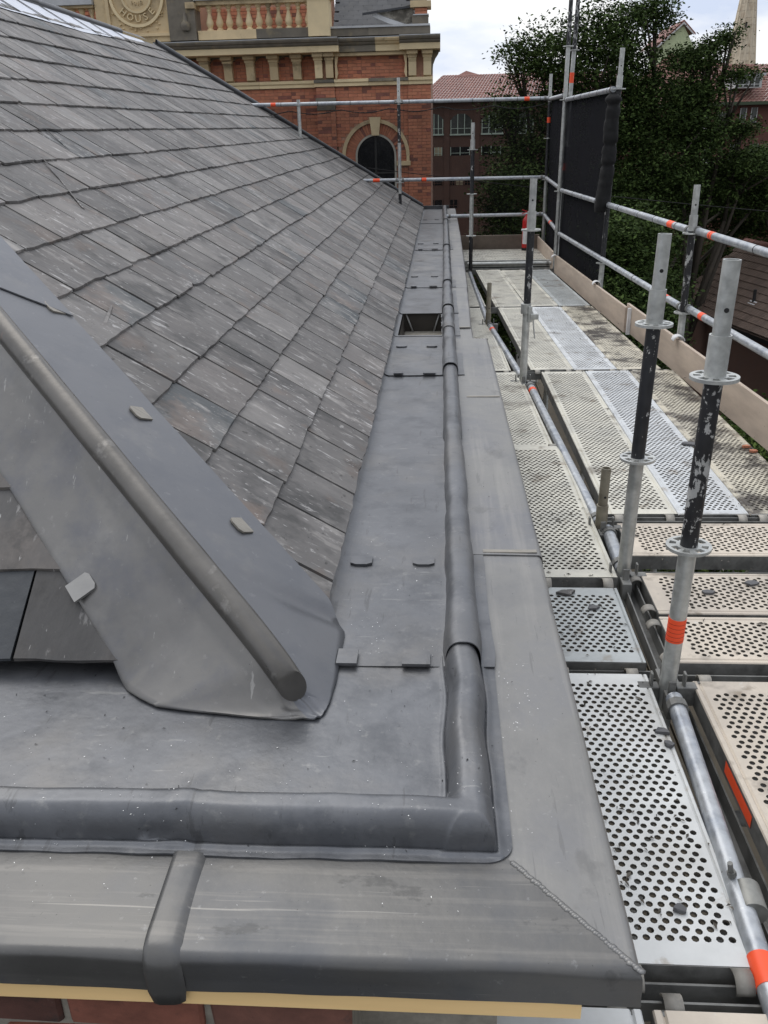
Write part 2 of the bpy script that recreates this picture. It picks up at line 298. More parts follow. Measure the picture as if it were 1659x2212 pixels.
def side_sheet(y0,y1,dz,k0,m=LEAD,hole=None,name='gutter_sheet'):
    ys=list(np.arange(y0,y1,.03))+[y1]; V=[];F=[];npf=None
    for y in ys:
        k=1+(k0-1)*math.exp(-max(0,(y-y0-.25))/.12) if y>y0+.25 else k0
        k*=1+.05*math.exp(-((y-y0-.55)/.08)**2)
        lift=dz*math.exp(-(y-y0)/.5)
        for x,z in side_prof(y,k): V.append((x,y,ZC+z+lift))
        npf=len(V) if npf is None else npf
    nP=npf
    for i in range(len(ys)-1):
        for j in range(nP-1):
            if hole:
                xm=(V[i*nP+j][0]+V[i*nP+j+1][0])/2; ym=(ys[i]+ys[i+1])/2
                if hole[0]<xm<hole[1] and hole[2]<ym<hole[3]: continue
            F.append((i*nP+j,i*nP+j+1,(i+1)*nP+j+1,(i+1)*nP+j))
    skirt(V,F,[list(range(nP))[::-1],[i*nP+nP-1 for i in range(len(ys))]])
    return shade_auto(mesh(name,V,F,m,lg,True),60)
# near corner sheet as a height field
def lin(a,b,n): return list(np.linspace(a,b,n,endpoint=False))
gx=lin(-1.25,-.33,60)+lin(-.33,.0,22)+lin(.0,.012,4)+lin(.012,.034,15)+lin(.034,.076,12)+lin(.076,.098,15)+list(np.linspace(.098,.123,8))
gy=lin(1.058,1.078,8)+lin(1.078,1.106,18)+lin(1.106,1.149,12)+lin(1.149,1.172,15)+lin(1.172,1.22,6)+lin(1.22,1.66,26)+[1.66]
def qr(t): t=min(1,max(0,t)); return math.sqrt(1-(1-t)**2)
def corner_h(x,y):
    w=.006*nse(x*3.3,2)+.003*nse(x*11,4); wy=.004*nse(y*7,9)
    dX=min(x-.017-wy*1.4,.093-x+wy*1.4,y-1.085)
    dY=min(y-1.085-w*.6,1.166+w*.7-y,.091-x)
    kk=.012; h=max(kk-abs(dX-dY),0)/kk; d=max(dX,dY)+h*h*kk*.25
    hh=RH*(1+.05*nse(x*4,y*4,5)+.03*nse(x*14,y*14,2))
    g=qr(d/.031)
    foot=.004*math.exp(-((d+.006)/.006)**2) if d<0 else .004
    # crease where two sheets were lapped on the front roll
    cre=-.0025*math.exp(-((x+.405)/.006)**2)+.0035*math.exp(-((x+.44)/.03)**2)
    return hh*g+foot+ .0018*nse(x*6,y*6,8)+.0008*nse(x*23,y*23,3)+(cre if 1.07<y<1.2 else 0)
V=[];F=[]
nx_,ny_=len(gx),len(gy)
cxr,cyr,rr=.078,1.103,.045
for y in gy:
    for x in gx:
        X,Y=x,y
        dx_,dy_=x-cxr,cyr-y
        if dx_>0 and dy_>0:
            mxd=max(dx_,dy_); s_=mxd/math.hypot(dx_,dy_); X=cxr+dx_*s_; Y=cyr-dy_*s_
        Y2=Y+ (.004*nse(X*5,1)+.002*nse(X*17,6))*(1-min(1,(Y-1.058)/.03)) if Y<1.088 else Y
        V.append((X,Y2,ZC+.004+corner_h(X,Y)))
for i in range(ny_-1):
    for j in range(nx_-1): F.append((i*nx_+j,i*nx_+j+1,(i+1)*nx_+j+1,(i+1)*nx_+j))
skirt(V,F,[list(range(nx_))[::-1],[i*nx_+nx_-1 for i in range(ny_)]],.0035)
o=shade_auto(mesh('corner_sheet',V,F,LEAD,lg,True),75)
PIT=(-.222,.012,5.17,5.9)
side_sheet(1.618,4.32,.007,1.10)
side_sheet(4.21,5.17,.006,1.08)
side_sheet(5.15,5.92,.004,1.04,hole=(-.24,.014,5.17,5.905))
side_sheet(5.88,7.10,.006,1.10); side_sheet(7.0,9.65,.006,1.08); side_sheet(9.55,12.85,.006,1.08); side_sheet(12.78,15.6,.006,1.08)
# end upstand
mb=MB(); mb.box(-.33,.16,15.6,15.64,.30,.475); mb.build('end_upstand',LEAD,lg)
# catch pit
pit=MB(); x0,x1,y0,y1=-.243,.02,5.165,5.905; zb=ZC-.19; zt=ZC-.0015
pit.add([(x0,y0,zt),(x1,y0,zt),(x1,y1,zt),(x0,y1,zt),(x0+.012,y0,zb),(x1-.008,y0,zb),(x1-.008,y1,zb),(x0+.012,y1,zb)],[(0,1,5,4),(2,3,7,6),(3,0,4,7),(1,2,6,5),(4,5,6,7)])
pit.build('catch_pit',mat('lead_pit',(.04,.034,.028),.5,.1,.3,8.,.001,30.),lg)
fd=MB(); fd.tube((-.225,y1-.012,zt),(-.155,y1-.012,zb),.006,8); fd.tube((.0,y1-.012,zt),(-.06,y1-.012,zb),.006,8); fd.build('dog_ear_fold',LEADNEW,lg,True)
mesh('water_film',[(x0+.02,y0+.02,zb+.01),(x1-.02,y0+.02,zb+.01),(x1-.02,y1-.02,zb+.01),(x0+.02,y1-.02,zb+.01)],[(0,1,2,3)],mat('standing_water',(.02,.02,.02),.05),lg)
# clips : folded lead tabs
def tab(c,u,v,n,w,l,t=.003,ch=.25,mt=LEAD,name='lead_clip',par=None,fold=True):
    c=np.array(c,float);u=np.array(u,float);u/=np.linalg.norm(u);v=np.array(v,float);n=np.array(n,float);n/=np.linalg.norm(n);u=u-n*u.dot(n);u/=np.linalg.norm(u);v0=v;v=np.cross(n,u);v=v if v.dot(v0)>0 else -v
    pts=[(-w/2,l/2),(-w/2,-l/2+ch*w*.6),(-w/2+ch*w,-l/2),(w/2-ch*w,-l/2),(w/2,-l/2+ch*w*.6),(w/2,l/2)]
    V=[c+u*a+v*b+n*(.0015+t+(.0015 if b<0 else 0)) for a,b in pts]+[c+u*a+v*b+n*.0005 for a,b in pts]; k=len(pts)
    F=[tuple(range(k)),tuple(range(2*k-1,k-1,-1))]+[(i,k+i,k+(i+1)%k,(i+1)%k) for i in range(k)]
    ob=mesh(name,V,F,mt,par or lg); return ob
for (y,w,l) in [(2.14,.06,.05),(4.88,.06,.06),(7.62,.06,.07),(10.2,.06,.08),(13.4,.06,.08)]:
    for x in (-.215,-.042): tab((x,y,ZC+.003),(1,0,0),(0,1,0),(0,0,1),w,l,.0035)
for y in (1.618,4.21,7.0,9.55):
    for x,w in ((-.205,.046),(-.05,.062)): tab((x,y+.022,ZC+.012),(1,0,0),(0,1,0),(0,0,1),w,.062,.004,ch=.02)
# capping: side pieces
def cap_prof_pts(e):   # outer part of the profile measured from the roll, e = outer edge coordinate
    P=[]
    for x in np.linspace(.085,e-.02,8): P.append((x,0))
    for a in np.linspace(0,math.pi/2,7): P.append((e-.014+.014*math.sin(a),-.014+.014*math.cos(a)))
    for z in (-.03,-.045,-.055): P.append((e+.0015,z))
    P.append((e+.003,-.064)); return P
def mit(x): return .868+(.288-x)*1.17
def side_cap(y0,y1,e0,e1,m=LEADCAP,dz=0.,mitre=False):
    V=[];F=[];ys=np.linspace(0,1,max(3,int((y1-y0)/.06)+2)); nP=None
    for t in ys:
        e=e0+(e1-e0)*t; P=cap_prof_pts(e)
        for x,z in P:
            ya=mit(min(x,.288)) if mitre else y0
            y=ya+(y1-ya)*t; yy=y*3
            V.append((x+.0015*nse(yy,z*10,4),y,ZC+dz+z-.04*max(0,x-.2)*0+.0025*nse(x*5,y*3,2)*(1 if z>-.01 else 0)))
        nP=len(P)
    for i in range(len(ys)-1):
        for j in range(nP-1): F.append((i*nP+j,i*nP+j+1,(i+1)*nP+j+1,(i+1)*nP+j))
    skirt(V,F,[list(range(nP))[::-1],[i*nP+nP-1 for i in range(len(ys))]],.003)
    return shade_auto(mesh('capping_sheet',V,F,m,lg,True),55)
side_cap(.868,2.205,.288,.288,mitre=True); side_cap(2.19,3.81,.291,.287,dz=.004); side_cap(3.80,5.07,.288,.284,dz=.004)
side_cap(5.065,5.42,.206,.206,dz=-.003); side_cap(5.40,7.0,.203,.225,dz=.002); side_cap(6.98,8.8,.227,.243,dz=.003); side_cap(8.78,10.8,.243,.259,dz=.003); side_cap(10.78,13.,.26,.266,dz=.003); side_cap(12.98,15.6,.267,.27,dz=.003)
mb=MB(); mb.add([(.085,5.07,ZC+.003),(.285,5.07,ZC+.003),(.285,5.07,ZC-.075),(.085,5.07,ZC-.075)],[(0,1,2,3)]); mb.build('capping_end',LEADCAP,lg)
for y,e in ((2.205,.291),(3.815,.289),(5.40,.206)):
    mb=MB(); mb.box(.125,e-.014,y-.004,y+.014,ZC+.003,ZC+.0062); bevel(mb.build('capping_joint_band',LEADBAND,lg),.0012)
# front capping (runs along X) with the mitre at its right end
def front_cap(x0,x1,mitre=False,dz=0.):
    V=[];F=[];P=[]
    for y in np.linspace(1.10,.89,9): P.append((y,0))
    for a in np.linspace(0,math.pi/2,8): P.append((.884-.016*math.sin(a),-.016+.016*math.cos(a)))
    for z in (-.03,-.04,-.05): P.append((.867,z))
    P.append((.865,-.062)); nP=len(P)
    ts=np.linspace(0,1,max(3,int((x1-x0)/.03)))
    for t in ts:
        for y,z in P:
            xe=.288-(y-.868)/1.17 if mitre else x1
            xe=min(xe,.289)
            x=x0+(xe-x0)*t
            wob=.004*nse(x*4,7)+.0015*nse(x*14,3)
            V.append((x,y+(.002*nse(x*6,z*20) if z<-.01 else 0),ZC+dz+z+(wob*.5 if z>-.02 else wob*.8)*1.+.0012*nse(x*9,y*9)))
    for i in range(len(ts)-1):
        for j in range(nP-1): F.append((i*nP+j,(i+1)*nP+j,(i+1)*nP+j+1,i*nP+j+1))
    skirt(V,F,[[i*nP+nP-1 for i in range(len(ts))]],.003)
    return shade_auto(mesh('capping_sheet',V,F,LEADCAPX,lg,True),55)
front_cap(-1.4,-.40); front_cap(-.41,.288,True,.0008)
# raised splash lap over the joint in the front capping
V=[];F=[];secs=[(1.062,.006),(1.0,.0055),(.95,.0055),(.91,.006),(.893,.0065),(.878,.004),(.866,-.006),(.8605,-.02),(.859,-.04),(.858,-.062),(.857,-.085)]
for k,(y,z) in enumerate(secs):
    t=k/(len(secs)-1); xl=-.437+(.012*t); xr=-.391+.013*t
    if k==len(secs)-1: xl+=.006; xr-=.004
    for x,zz in ((xl-.001,-.006),(xl,0),(xl+.008,.0022),((xl+xr)/2,.0018),(xr-.006,.0012),(xr+.002,-.001),(xr+.009,-.006)):
        V.append((x,y-(zz if y<.87 else 0),ZC+z+(zz if y>=.87 else 0)))
for i in range(len(secs)-1):
    for j in range(6): F.append((i*7+j,i*7+j+1,(i+1)*7+j+1,(i+1)*7+j))
n=len(V)
F.append(tuple((len(secs)-1)*7+j for j in range(7)))
o=mesh('splash_lap',V,F,LEADCAPX,lg,True)
# welded mitre bead
wd=MB(); k=0
for t in np.linspace(0,1,62):
    x=.121+(.286-.121)*t; y=mit(x)+random.uniform(-.0015,.0015); r=.0052+random.uniform(-.001,.0014)
    for dx,sc in ((0,1.),):
        V=[];F=[]
        b=bmesh.new(); bmesh.ops.create_icosphere(b,subdivisions=1,radius=1)
        for v in b.verts: V.append((x+v.co.x*r*1.1+random.uniform(-.0008,.0008)*0,y+v.co.y*r,ZC+.0008+v.co.z*.0026))
        F=[[v.index for v in f.verts] for f in b.faces]; wd.add(V,F); b.free()
wd.build('mitre_weld',LEADCAP,lg,True,kind='stuff')
# lead shavings and grit lying on the gutter
fl=MB(); random.seed(3)
def corner_z(x,y): return ZC+.004+corner_h(x,y)
for i in range(760):
    u=random.random()
    if u<.62:
        x=random.uniform(-1.,.12); y=1.06+abs(random.gauss(0,.22)); 
        if y>1.6: continue
        if x<-.2 and y>1.45: continue
        z=corner_z(x,y)+.0012
    elif u<.8:
        x=random.uniform(-.22,.0); y=random.uniform(1.66,2.3); z=ZC+.008
    else:
        x=random.uniform(-.9,.27) if random.random()<.3 else random.uniform(.1,.2); y=random.uniform(.93,1.05) if x<.1 else random.uniform(1.1,1.7); z=ZC+.004
    if nse(x*9,y*9,3)<random.uniform(-.35,.35): continue
    s=random.uniform(.0003,.0009)*(1.8 if random.random()<.05 else 1); a=random.uniform(0,6.28); ln=s*random.uniform(1,2.6)
    c_,s_=math.cos(a),math.sin(a)
    fl.add([(x-c_*ln,y-s_*ln,z),(x+s_*s,y-c_*s,z+.0004),(x+c_*ln,y+s_*ln,z+.0006),(x-s_*s,y+c_*s,z+.0005)],[(0,1,2,3)])
tag(fl.build('lead_shavings',mat('bright_shavings',(.75,.75,.74),.35,.3)),'tiny bright lead shavings scattered over the near gutter corner','shavings',kind='stuff')
gr=MB()
for i in range(170):
    x=random.uniform(-1.,.12) if i%2 else random.uniform(-.24,.26); y=random.uniform(1.06,1.6) if i%2 else random.uniform(1.2,3.5)
    z=corner_z(x,y)+.001 if y<1.6 else ZC+.007
    if .02<x<.095 and y>1.6: continue
    s=random.uniform(.0008,.0022); a=random.uniform(0,6.28)
    gr.add([(x-s*2*math.cos(a),y-s*2*math.sin(a),z),(x+s*.6,y-s*.3,z+.001),(x+s*2*math.cos(a),y+s*2*math.sin(a),z),(x-s*.4,y+s*.6,z+.001)],[(0,1,2,3)])
tag(gr.build('dark_grit',mat('grit',(.02,.02,.02),.8)),'dark specks of grit and bark lying on the lead','grit',kind='stuff')
o=MB().add([(-.052,1.186,ZC+.008),(-.035,1.18,ZC+.007),(-.022,1.183,ZC+.007),(-.04,1.19,ZC+.014)],[(0,1,2,3)]).build('dry_leaf',mat('dry_leaf_mat',(.6,.42,.2),.7)); tag(o,'small curled tan leaf against the inside of the front lead roll','leaf')
# ================================================================== SLATE ROOF
A_=.66; SX=-.285; SZ=.447
sn=math.sqrt(1+A_*A_)
def ps(x,y,dz=0): return (x,y,SZ+A_*(SX-x)+dz)
B_=.775; FY=1.575; FZ=.452; fn=math.sqrt(1+B_*B_)
def pf(x,y,dz=0): return (x,y,FZ+B_*(y-FY)+dz)
sr=thing('slate_roof','large hipped roof of weathered grey slates with lead hips beside the gutter','roof',(SX,1.6,SZ))
HIPN=(np.array([-.30,1.45]),np.array([-1.,.9]))     # near hip in plan
HIPF=(np.array([-.311,15.43]),np.array([-3.5,-2.9]))
RIDX=-3.72
# boarding under the slates
def hipn_y(x): return 1.45+.9*(-.30-x)
def hipf_y(x): return 15.43-2.9/3.5*(-.311-x)
V=[ps(-.30,hipn_y(-.30)+.1,-.012),ps(-.30,15.45,-.012),ps(RIDX,hipf_y(RIDX),-.012),ps(RIDX,hipn_y(RIDX),-.012)]
mesh('roof_boarding',V,[(0,1,2,3)],FELT,sr)
zt=ps(RIDX,0)[2]-.012
V=[pf(-.36,FY+.01,-.015),pf(-6,FY+.01,-.015),(-6,4.4,pf(0,4.4)[2]-.015),(-3.0,4.0,pf(0,4.0)[2]-.015),(-1.2,2.2,pf(0,2.2)[2]-.015)]
mesh('roof_boarding',V,[(0,4,3,2,1)],FELT,sr)
mesh('roof_boarding',[(RIDX,hipf_y(RIDX),zt),(RIDX,hipn_y(RIDX),zt),(-7.4,hipn_y(RIDX),.4),(-7.4,15.4,.4)],[(0,1,2,3)],FELT,sr)
mesh('roof_boarding',[(-.311,15.43,.42),(RIDX,hipf_y(RIDX),zt),(-7.4,15.4,.4)],[(0,1,2)],FELT,sr)
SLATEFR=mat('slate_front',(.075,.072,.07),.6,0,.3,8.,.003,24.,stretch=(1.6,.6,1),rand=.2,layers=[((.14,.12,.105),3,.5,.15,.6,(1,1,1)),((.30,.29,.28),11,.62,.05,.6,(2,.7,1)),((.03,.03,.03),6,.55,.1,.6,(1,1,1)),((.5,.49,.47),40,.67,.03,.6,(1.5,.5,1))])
def slate_geo(w,L,t=.006,ragged=.004):
    nb_=7; V=[];F=[]
    xs=np.linspace(-w/2,w/2,nb_); top=[];bot=[]
    rg=[random.uniform(-ragged,ragged) for _ in xs]
    if random.random()<.12: rg[0]+=random.uniform(.004,.012)
    if random.random()<.12: rg[-1]+=random.uniform(.004,.012)
    for i,x in enumerate(xs):
        V.append((x+random.uniform(-.001,.001),rg[i],t)); V.append((x,rg[i]-.0025+random.uniform(-.002,.001),0)) 
    n0=len(V)
    for i,x in enumerate(xs): V.append((x+(random.uniform(-.002,.002)),L,t*.8))
    for i in range(nb_-1):
        F.append((2*i,2*(i+1),n0+i+1,n0+i)); F.append((2*i,2*i+1,2*(i+1)+1,2*(i+1)))
    k=len(V); V.append((-w/2,L,0)); V.append((w/2,L,0))
    F.append((0,n0,k,1)); F.append((2*nb_-2,2*nb_-1,k+1,n0+nb_-1))
    return V,F
random.seed(11)
WID=[.245,.27,.295,.32,.345]; VAR={}
for w in WID:
    VAR[w]=[]
    for q in range(7):
        V,F=slate_geo(w-.012,.36,.0085); me=bpy.data.meshes.new('slate'); me.from_pydata(V,[],F); me.update(); me.materials.append(SLATE); VAR[w].append((me,V,F))
rows=[-.283,-.466,-.653,-.835,-1.03,-1.212,-1.395,-1.585,-1.77,-1.965,-2.165,-2.375,-2.6,-2.83,-3.05,-3.25]
items=[]
ux=Vector((0,1,0))
def clip_slate(M,me,V,F,side):
    # keep only the part of a slate outside the line where the hip lead covers it
    if side=='s':
        a=Vector((-.272,1.85,0)); d=Vector((-2.328,2.02,0)).normalized(); n=Vector((d.y,-d.x,0)); n=n if n.y>0 else -n; off=-.035
        a2=Vector((-.311,15.43,0)); d2=Vector((-3.5,-2.9,0)).normalized(); n2=Vector((d2.y,-d2.x,0)); n2=n2 if n2.y<0 else -n2
        planes=[(a+n*off,n),(a2+n2*.02,n2),(Vector((0,1.835,0)),Vector((0,1,0)))]
    else:
        a=Vector((-.728,1.582,0)); d=Vector((-1.872,1.868,0)).normalized(); n=Vector((d.y,-d.x,0)); n=n if n.y<0 else -n; planes=[(a+n*(-.05),n)]
    W_=[M@Vector(v) for v in V]
    if all((w-p).dot(q)>0 for w in W_ for p,q in planes): return me,V,F
    b=bmesh.new(); vs=[b.verts.new(w) for w in W_]
    for f in F: b.faces.new([vs[i] for i in f])
    for p,q in planes:
        bmesh.ops.bisect_plane(b,geom=b.verts[:]+b.edges[:]+b.faces[:],plane_co=p,plane_no=q,clear_inner=True)
    if len(b.faces)<2: b.free(); return me,[],[]
    Mi=M.inverted(); b.verts.index_update(); V=[tuple(Mi@v.co) for v in b.verts]; F=[[v.index for v in f.verts] for f in b.faces]; b.free()
    m2=bpy.data.meshes.new('slate'); m2.from_pydata(V,[],F); m2.update(); m2.materials.append(me.materials[0]); return m2,V,F
def rowx(x0,y):
    c=.0125*max(0,abs(x0)-.28)
    return x0-c*(y-3.)+.010*nse(y*.45,x0*.6,2)*min(1,abs(x0)-.2)
for ri,x0 in enumerate(rows):
    y=1.2+random.uniform(0,.3)
    while y<15.6:
        w=random.choices(WID,[1,2,3,4,2])[0]; 
        if ri>4: w=random.choices(WID,[2,3,4,3,1])[0]
        yc=y+w/2; x=rowx(x0,yc); y+=w
        # keep between hips
        if yc<hipn_y(x-.12)-.2: continue
        if yc-w/2>hipf_y(x-.02)+.1: continue
        if x-.2<RIDX: pass
        me,V,F=random.choice(VAR[w])
        dxdy=(rowx(x0,yc+.1)-rowx(x0,yc-.1))/.2
        tw=random.gauss(0,.004)
        ax=Vector((dxdy+tw,1,-A_*(dxdy+tw))).normalized()
        tilt=.0145+random.uniform(-.0015,.0035)
        up=Vector((-1,0,A_)).normalized(); nrm=ax.cross(up).normalized(); up=nrm.cross(ax).normalized()
        # tail lifted by tilt, head on boarding
        up2=(up*.36-nrm*(tilt-.001)).normalized(); n2=ax.cross(up2).normalized()
        px=x+random.uniform(-.0025,.0025)
        p=Vector(ps(px,yc))+nrm*tilt
        M=Matrix((( ax.x,up2.x,n2.x,p.x),(ax.y,up2.y,n2.y,p.y),(ax.z,up2.z,n2.z,p.z),(0,0,0,1)))
        d=(p-Vector((0,0,1.5))).length
        me,V,F=clip_slate(M,me,V,F,'s')
        if not V: continue
        items.append((d,M,me,V,F,'s'))
# front slope slates
for ri,(y0,xs_) in enumerate([(1.575,[-1.55,-1.25,-.943,-.63]),(1.748,[-1.75,-1.42,-1.10,-.80]),(1.925,[-1.9,-1.6,-1.28,-.97]),(2.1,[-1.8,-1.45,-1.15]),(2.27,[-1.9,-1.6,-1.3])]):
    for k in range(len(xs_)-1):
        xa,xb=xs_[k],xs_[k+1]; w=xb-xa; dk=(ri==0 and k==1) or (ri==1 and k==0); V,F=slate_geo(w-.008,.36,.007,.003)
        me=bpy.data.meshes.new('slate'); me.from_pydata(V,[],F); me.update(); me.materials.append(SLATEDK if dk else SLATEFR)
        ax=Vector((1,0,0)); up=Vector((0,1,B_)).normalized(); nrm=ax.cross(up)
        tilt=.013; up2=(up*.36-nrm*(tilt-.001)).normalized(); n2=ax.cross(up2)
        p=Vector(pf((xa+xb)/2,y0))+nrm*tilt
        M=Matrix((( ax.x,up2.x,n2.x,p.x),(ax.y,up2.y,n2.y,p.y),(ax.z,up2.z,n2.z,p.z),(0,0,0,1)))
        me,V,F=clip_slate(M,me,V,F,'f')
        if not V: continue
        items.append(((p-Vector((0,0,1.5))).length,M,me,V,F,'f'))
items.sort(key=lambda a:a[0])
rest=MB()
for i,(d,M,me,V,F,_) in enumerate(items):
    if i<300:
        o=bpy.data.objects.new('slate',me); C.objects.link(o); o.parent=sr; o.matrix_parent_inverse=Matrix.Translation(sr.location).inverted(); o.matrix_basis=M
    else:
        rest.add([M@Vector(v) for v in V],F)
# far slates carry their grain in slope direction
SLATEF=mat('slate_far',(.15,.145,.14),.60,0,.28,8.,.0035,24.,stretch=(.7,1.6,.7),rand=.2,island=True,rvary=.15,spec=.3,
   randcol=[(0,.100,.096,.094),(.22,.160,.153,.148),(.42,.122,.115,.111),(.6,.205,.196,.188),(.76,.145,.133,.126),(.88,.118,.114,.112),(.95,.060,.069,.074),(1,.155,.148,.142)],
   layers=[((.20,.19,.18),2.4,.50,.12,.6,(1,1,1)),((.30,.285,.27),9.,.56,.08,.6,(.7,2.,.7)),((.045,.045,.045),3.1,.54,.10,.7,(1,.8,1)),((.46,.45,.44),13.,.62,.05,.75,(.55,2.6,.55)),((.17,.125,.10),4,.57,.10,.45,(1,1,1)),((.56,.55,.54),46,.65,.04,.7,(.6,1.5,.6)),((.38,.37,.36),22,.63,.04,.55,(1,1,1)),((.025,.024,.022),30,.64,.05,.65,(1,1,1))])
rest.build('slate',SLATEF,sr,kind='stuff')
# loose broken slate slivers and straps
mb=MB()
for (x,y,l,ang) in [(-1.05,2.62,.26,.2),(-1.5,3.75,.5,.7),(-1.85,4.55,.22,1.0)]:
    p=Vector(ps(x,y,.024)); d=Vector((-math.sin(ang),math.cos(ang),A_*math.sin(ang))).normalized()
    q=p+d*l+Vector((0,0,.006)); w=Vector((.006,0,-.004))
    mb.add([p-w,p+w,q+w*.5,q-w*.5,p+w+Vector((0,0,-.006)),q+w*.5+Vector((0,0,-.006))],[(0,1,2,3),(1,4,5,2)])
mb.build('slate_sliver',SLATE,sr)
# ridge: white membrane strip, lead ridge roll, bare batten, far hip
V=[];F=[];ysr=np.linspace(5.5,11.9,60)
for i,y in enumerate(ysr):
    taper=max(0,(y-9.3)/2.6); lo=-3.34-.012*(y-3)*.9+0*taper
    lo=lo-(abs(lo)*0)+( -.22*taper)
    lo=max(lo,-3.68)
    V+= [ps(lo,y,.026+.004*nse(y*4)),ps(-3.69,y,.03)]
for i in range(len(ysr)-1): F.append((2*i,2*i+2,2*i+3,2*i+1))
mesh('white_underlay_strip',V,F,MEMBRANE,sr)
for k in range(9):
    y=5.9+k*.62+random.uniform(-.1,.1); mb=MB(); a=Vector(ps(-3.36-.01*(y-3),y,.036)); b_=Vector(ps(-3.69,y-.10,.036))
    mb.add([a,a+Vector((0,.05,0)),b_+Vector((0,.05,0)),b_],[(0,1,2,3)]); mb.build('nailed_strap',FELT,sr)
def roll_sweep(name,p0,p1,r,wing,mt,n=60,lift=.03,nrm=(0,0,1),sidev=(1,0,-A_),bw=True,noi=.05):
    p0=Vector(p0);p1=Vector(p1);d=(p1-p0).normalized(); nv=Vector(nrm).normalized(); sv=Vector(sidev).normalized(); V=[];F=[];nP=None
    for i in range(n+1):
        c=p0.lerp(p1,i/n); k=1+noi*nse(i*.4,r*50)
        P=[]
        if bw: P.append(c-sv*(wing)+nv*.0-Vector((0,0,.02)))
        q=d.cross(nv).normalized()
        if q.dot(sv)<0:q=-q
        for a in np.linspace(-math.pi*.15,math.pi*1.15,15):
            P.append(c-q*math.cos(a)*r*k+nv*(lift+math.sin(a)*r*k))
        P.append(c+sv*(r+.01)); P.append(c+sv*wing); P.append(c+sv*wing-nv*.004)
        V+=[tuple(v) for v in P]; nP=len(P)
    for i in range(n):
        for j in range(nP-1): F.append((i*nP+j,i*nP+j+1,(i+1)*nP+j+1,(i+1)*nP+j))
    return mesh(name,V,F,mt,sr,True)
DLEAD=mat('dark_lead',(.085,.088,.095),.45,.2,.2,5.)
roll_sweep('ridge_roll',(RIDX-.02,4.6,ps(RIDX,0)[2]+.02),(RIDX-.02,11.25,ps(RIDX,0)[2]+.02),.036,.1,DLEAD,lift=.02)
roll_sweep('ridge_roll',(RIDX-.02,4.6,ps(RIDX,0)[2]+.024),(RIDX-.02,8.95,ps(RIDX,0)[2]+.024),.04,.11,DLEAD,lift=.022)
mb=MB(); mb.box(RIDX-.05,RIDX+.0,11.2,12.45,ps(RIDX,0)[2]-.02,ps(RIDX,0)[2]+.045); mb.build('ridge_batten',mat('old_batten',(.42,.33,.18),.7),sr)
hf0=Vector(ps(-.30,15.44,.0)); hf1=Vector(ps(RIDX,hipf_y(RIDX),.015))
roll_sweep('hip_roll',hf0,hf1,.04,.13,DLEAD,lift=.035,sidev=(-.62,-.70,.40))
V=[];F=[]
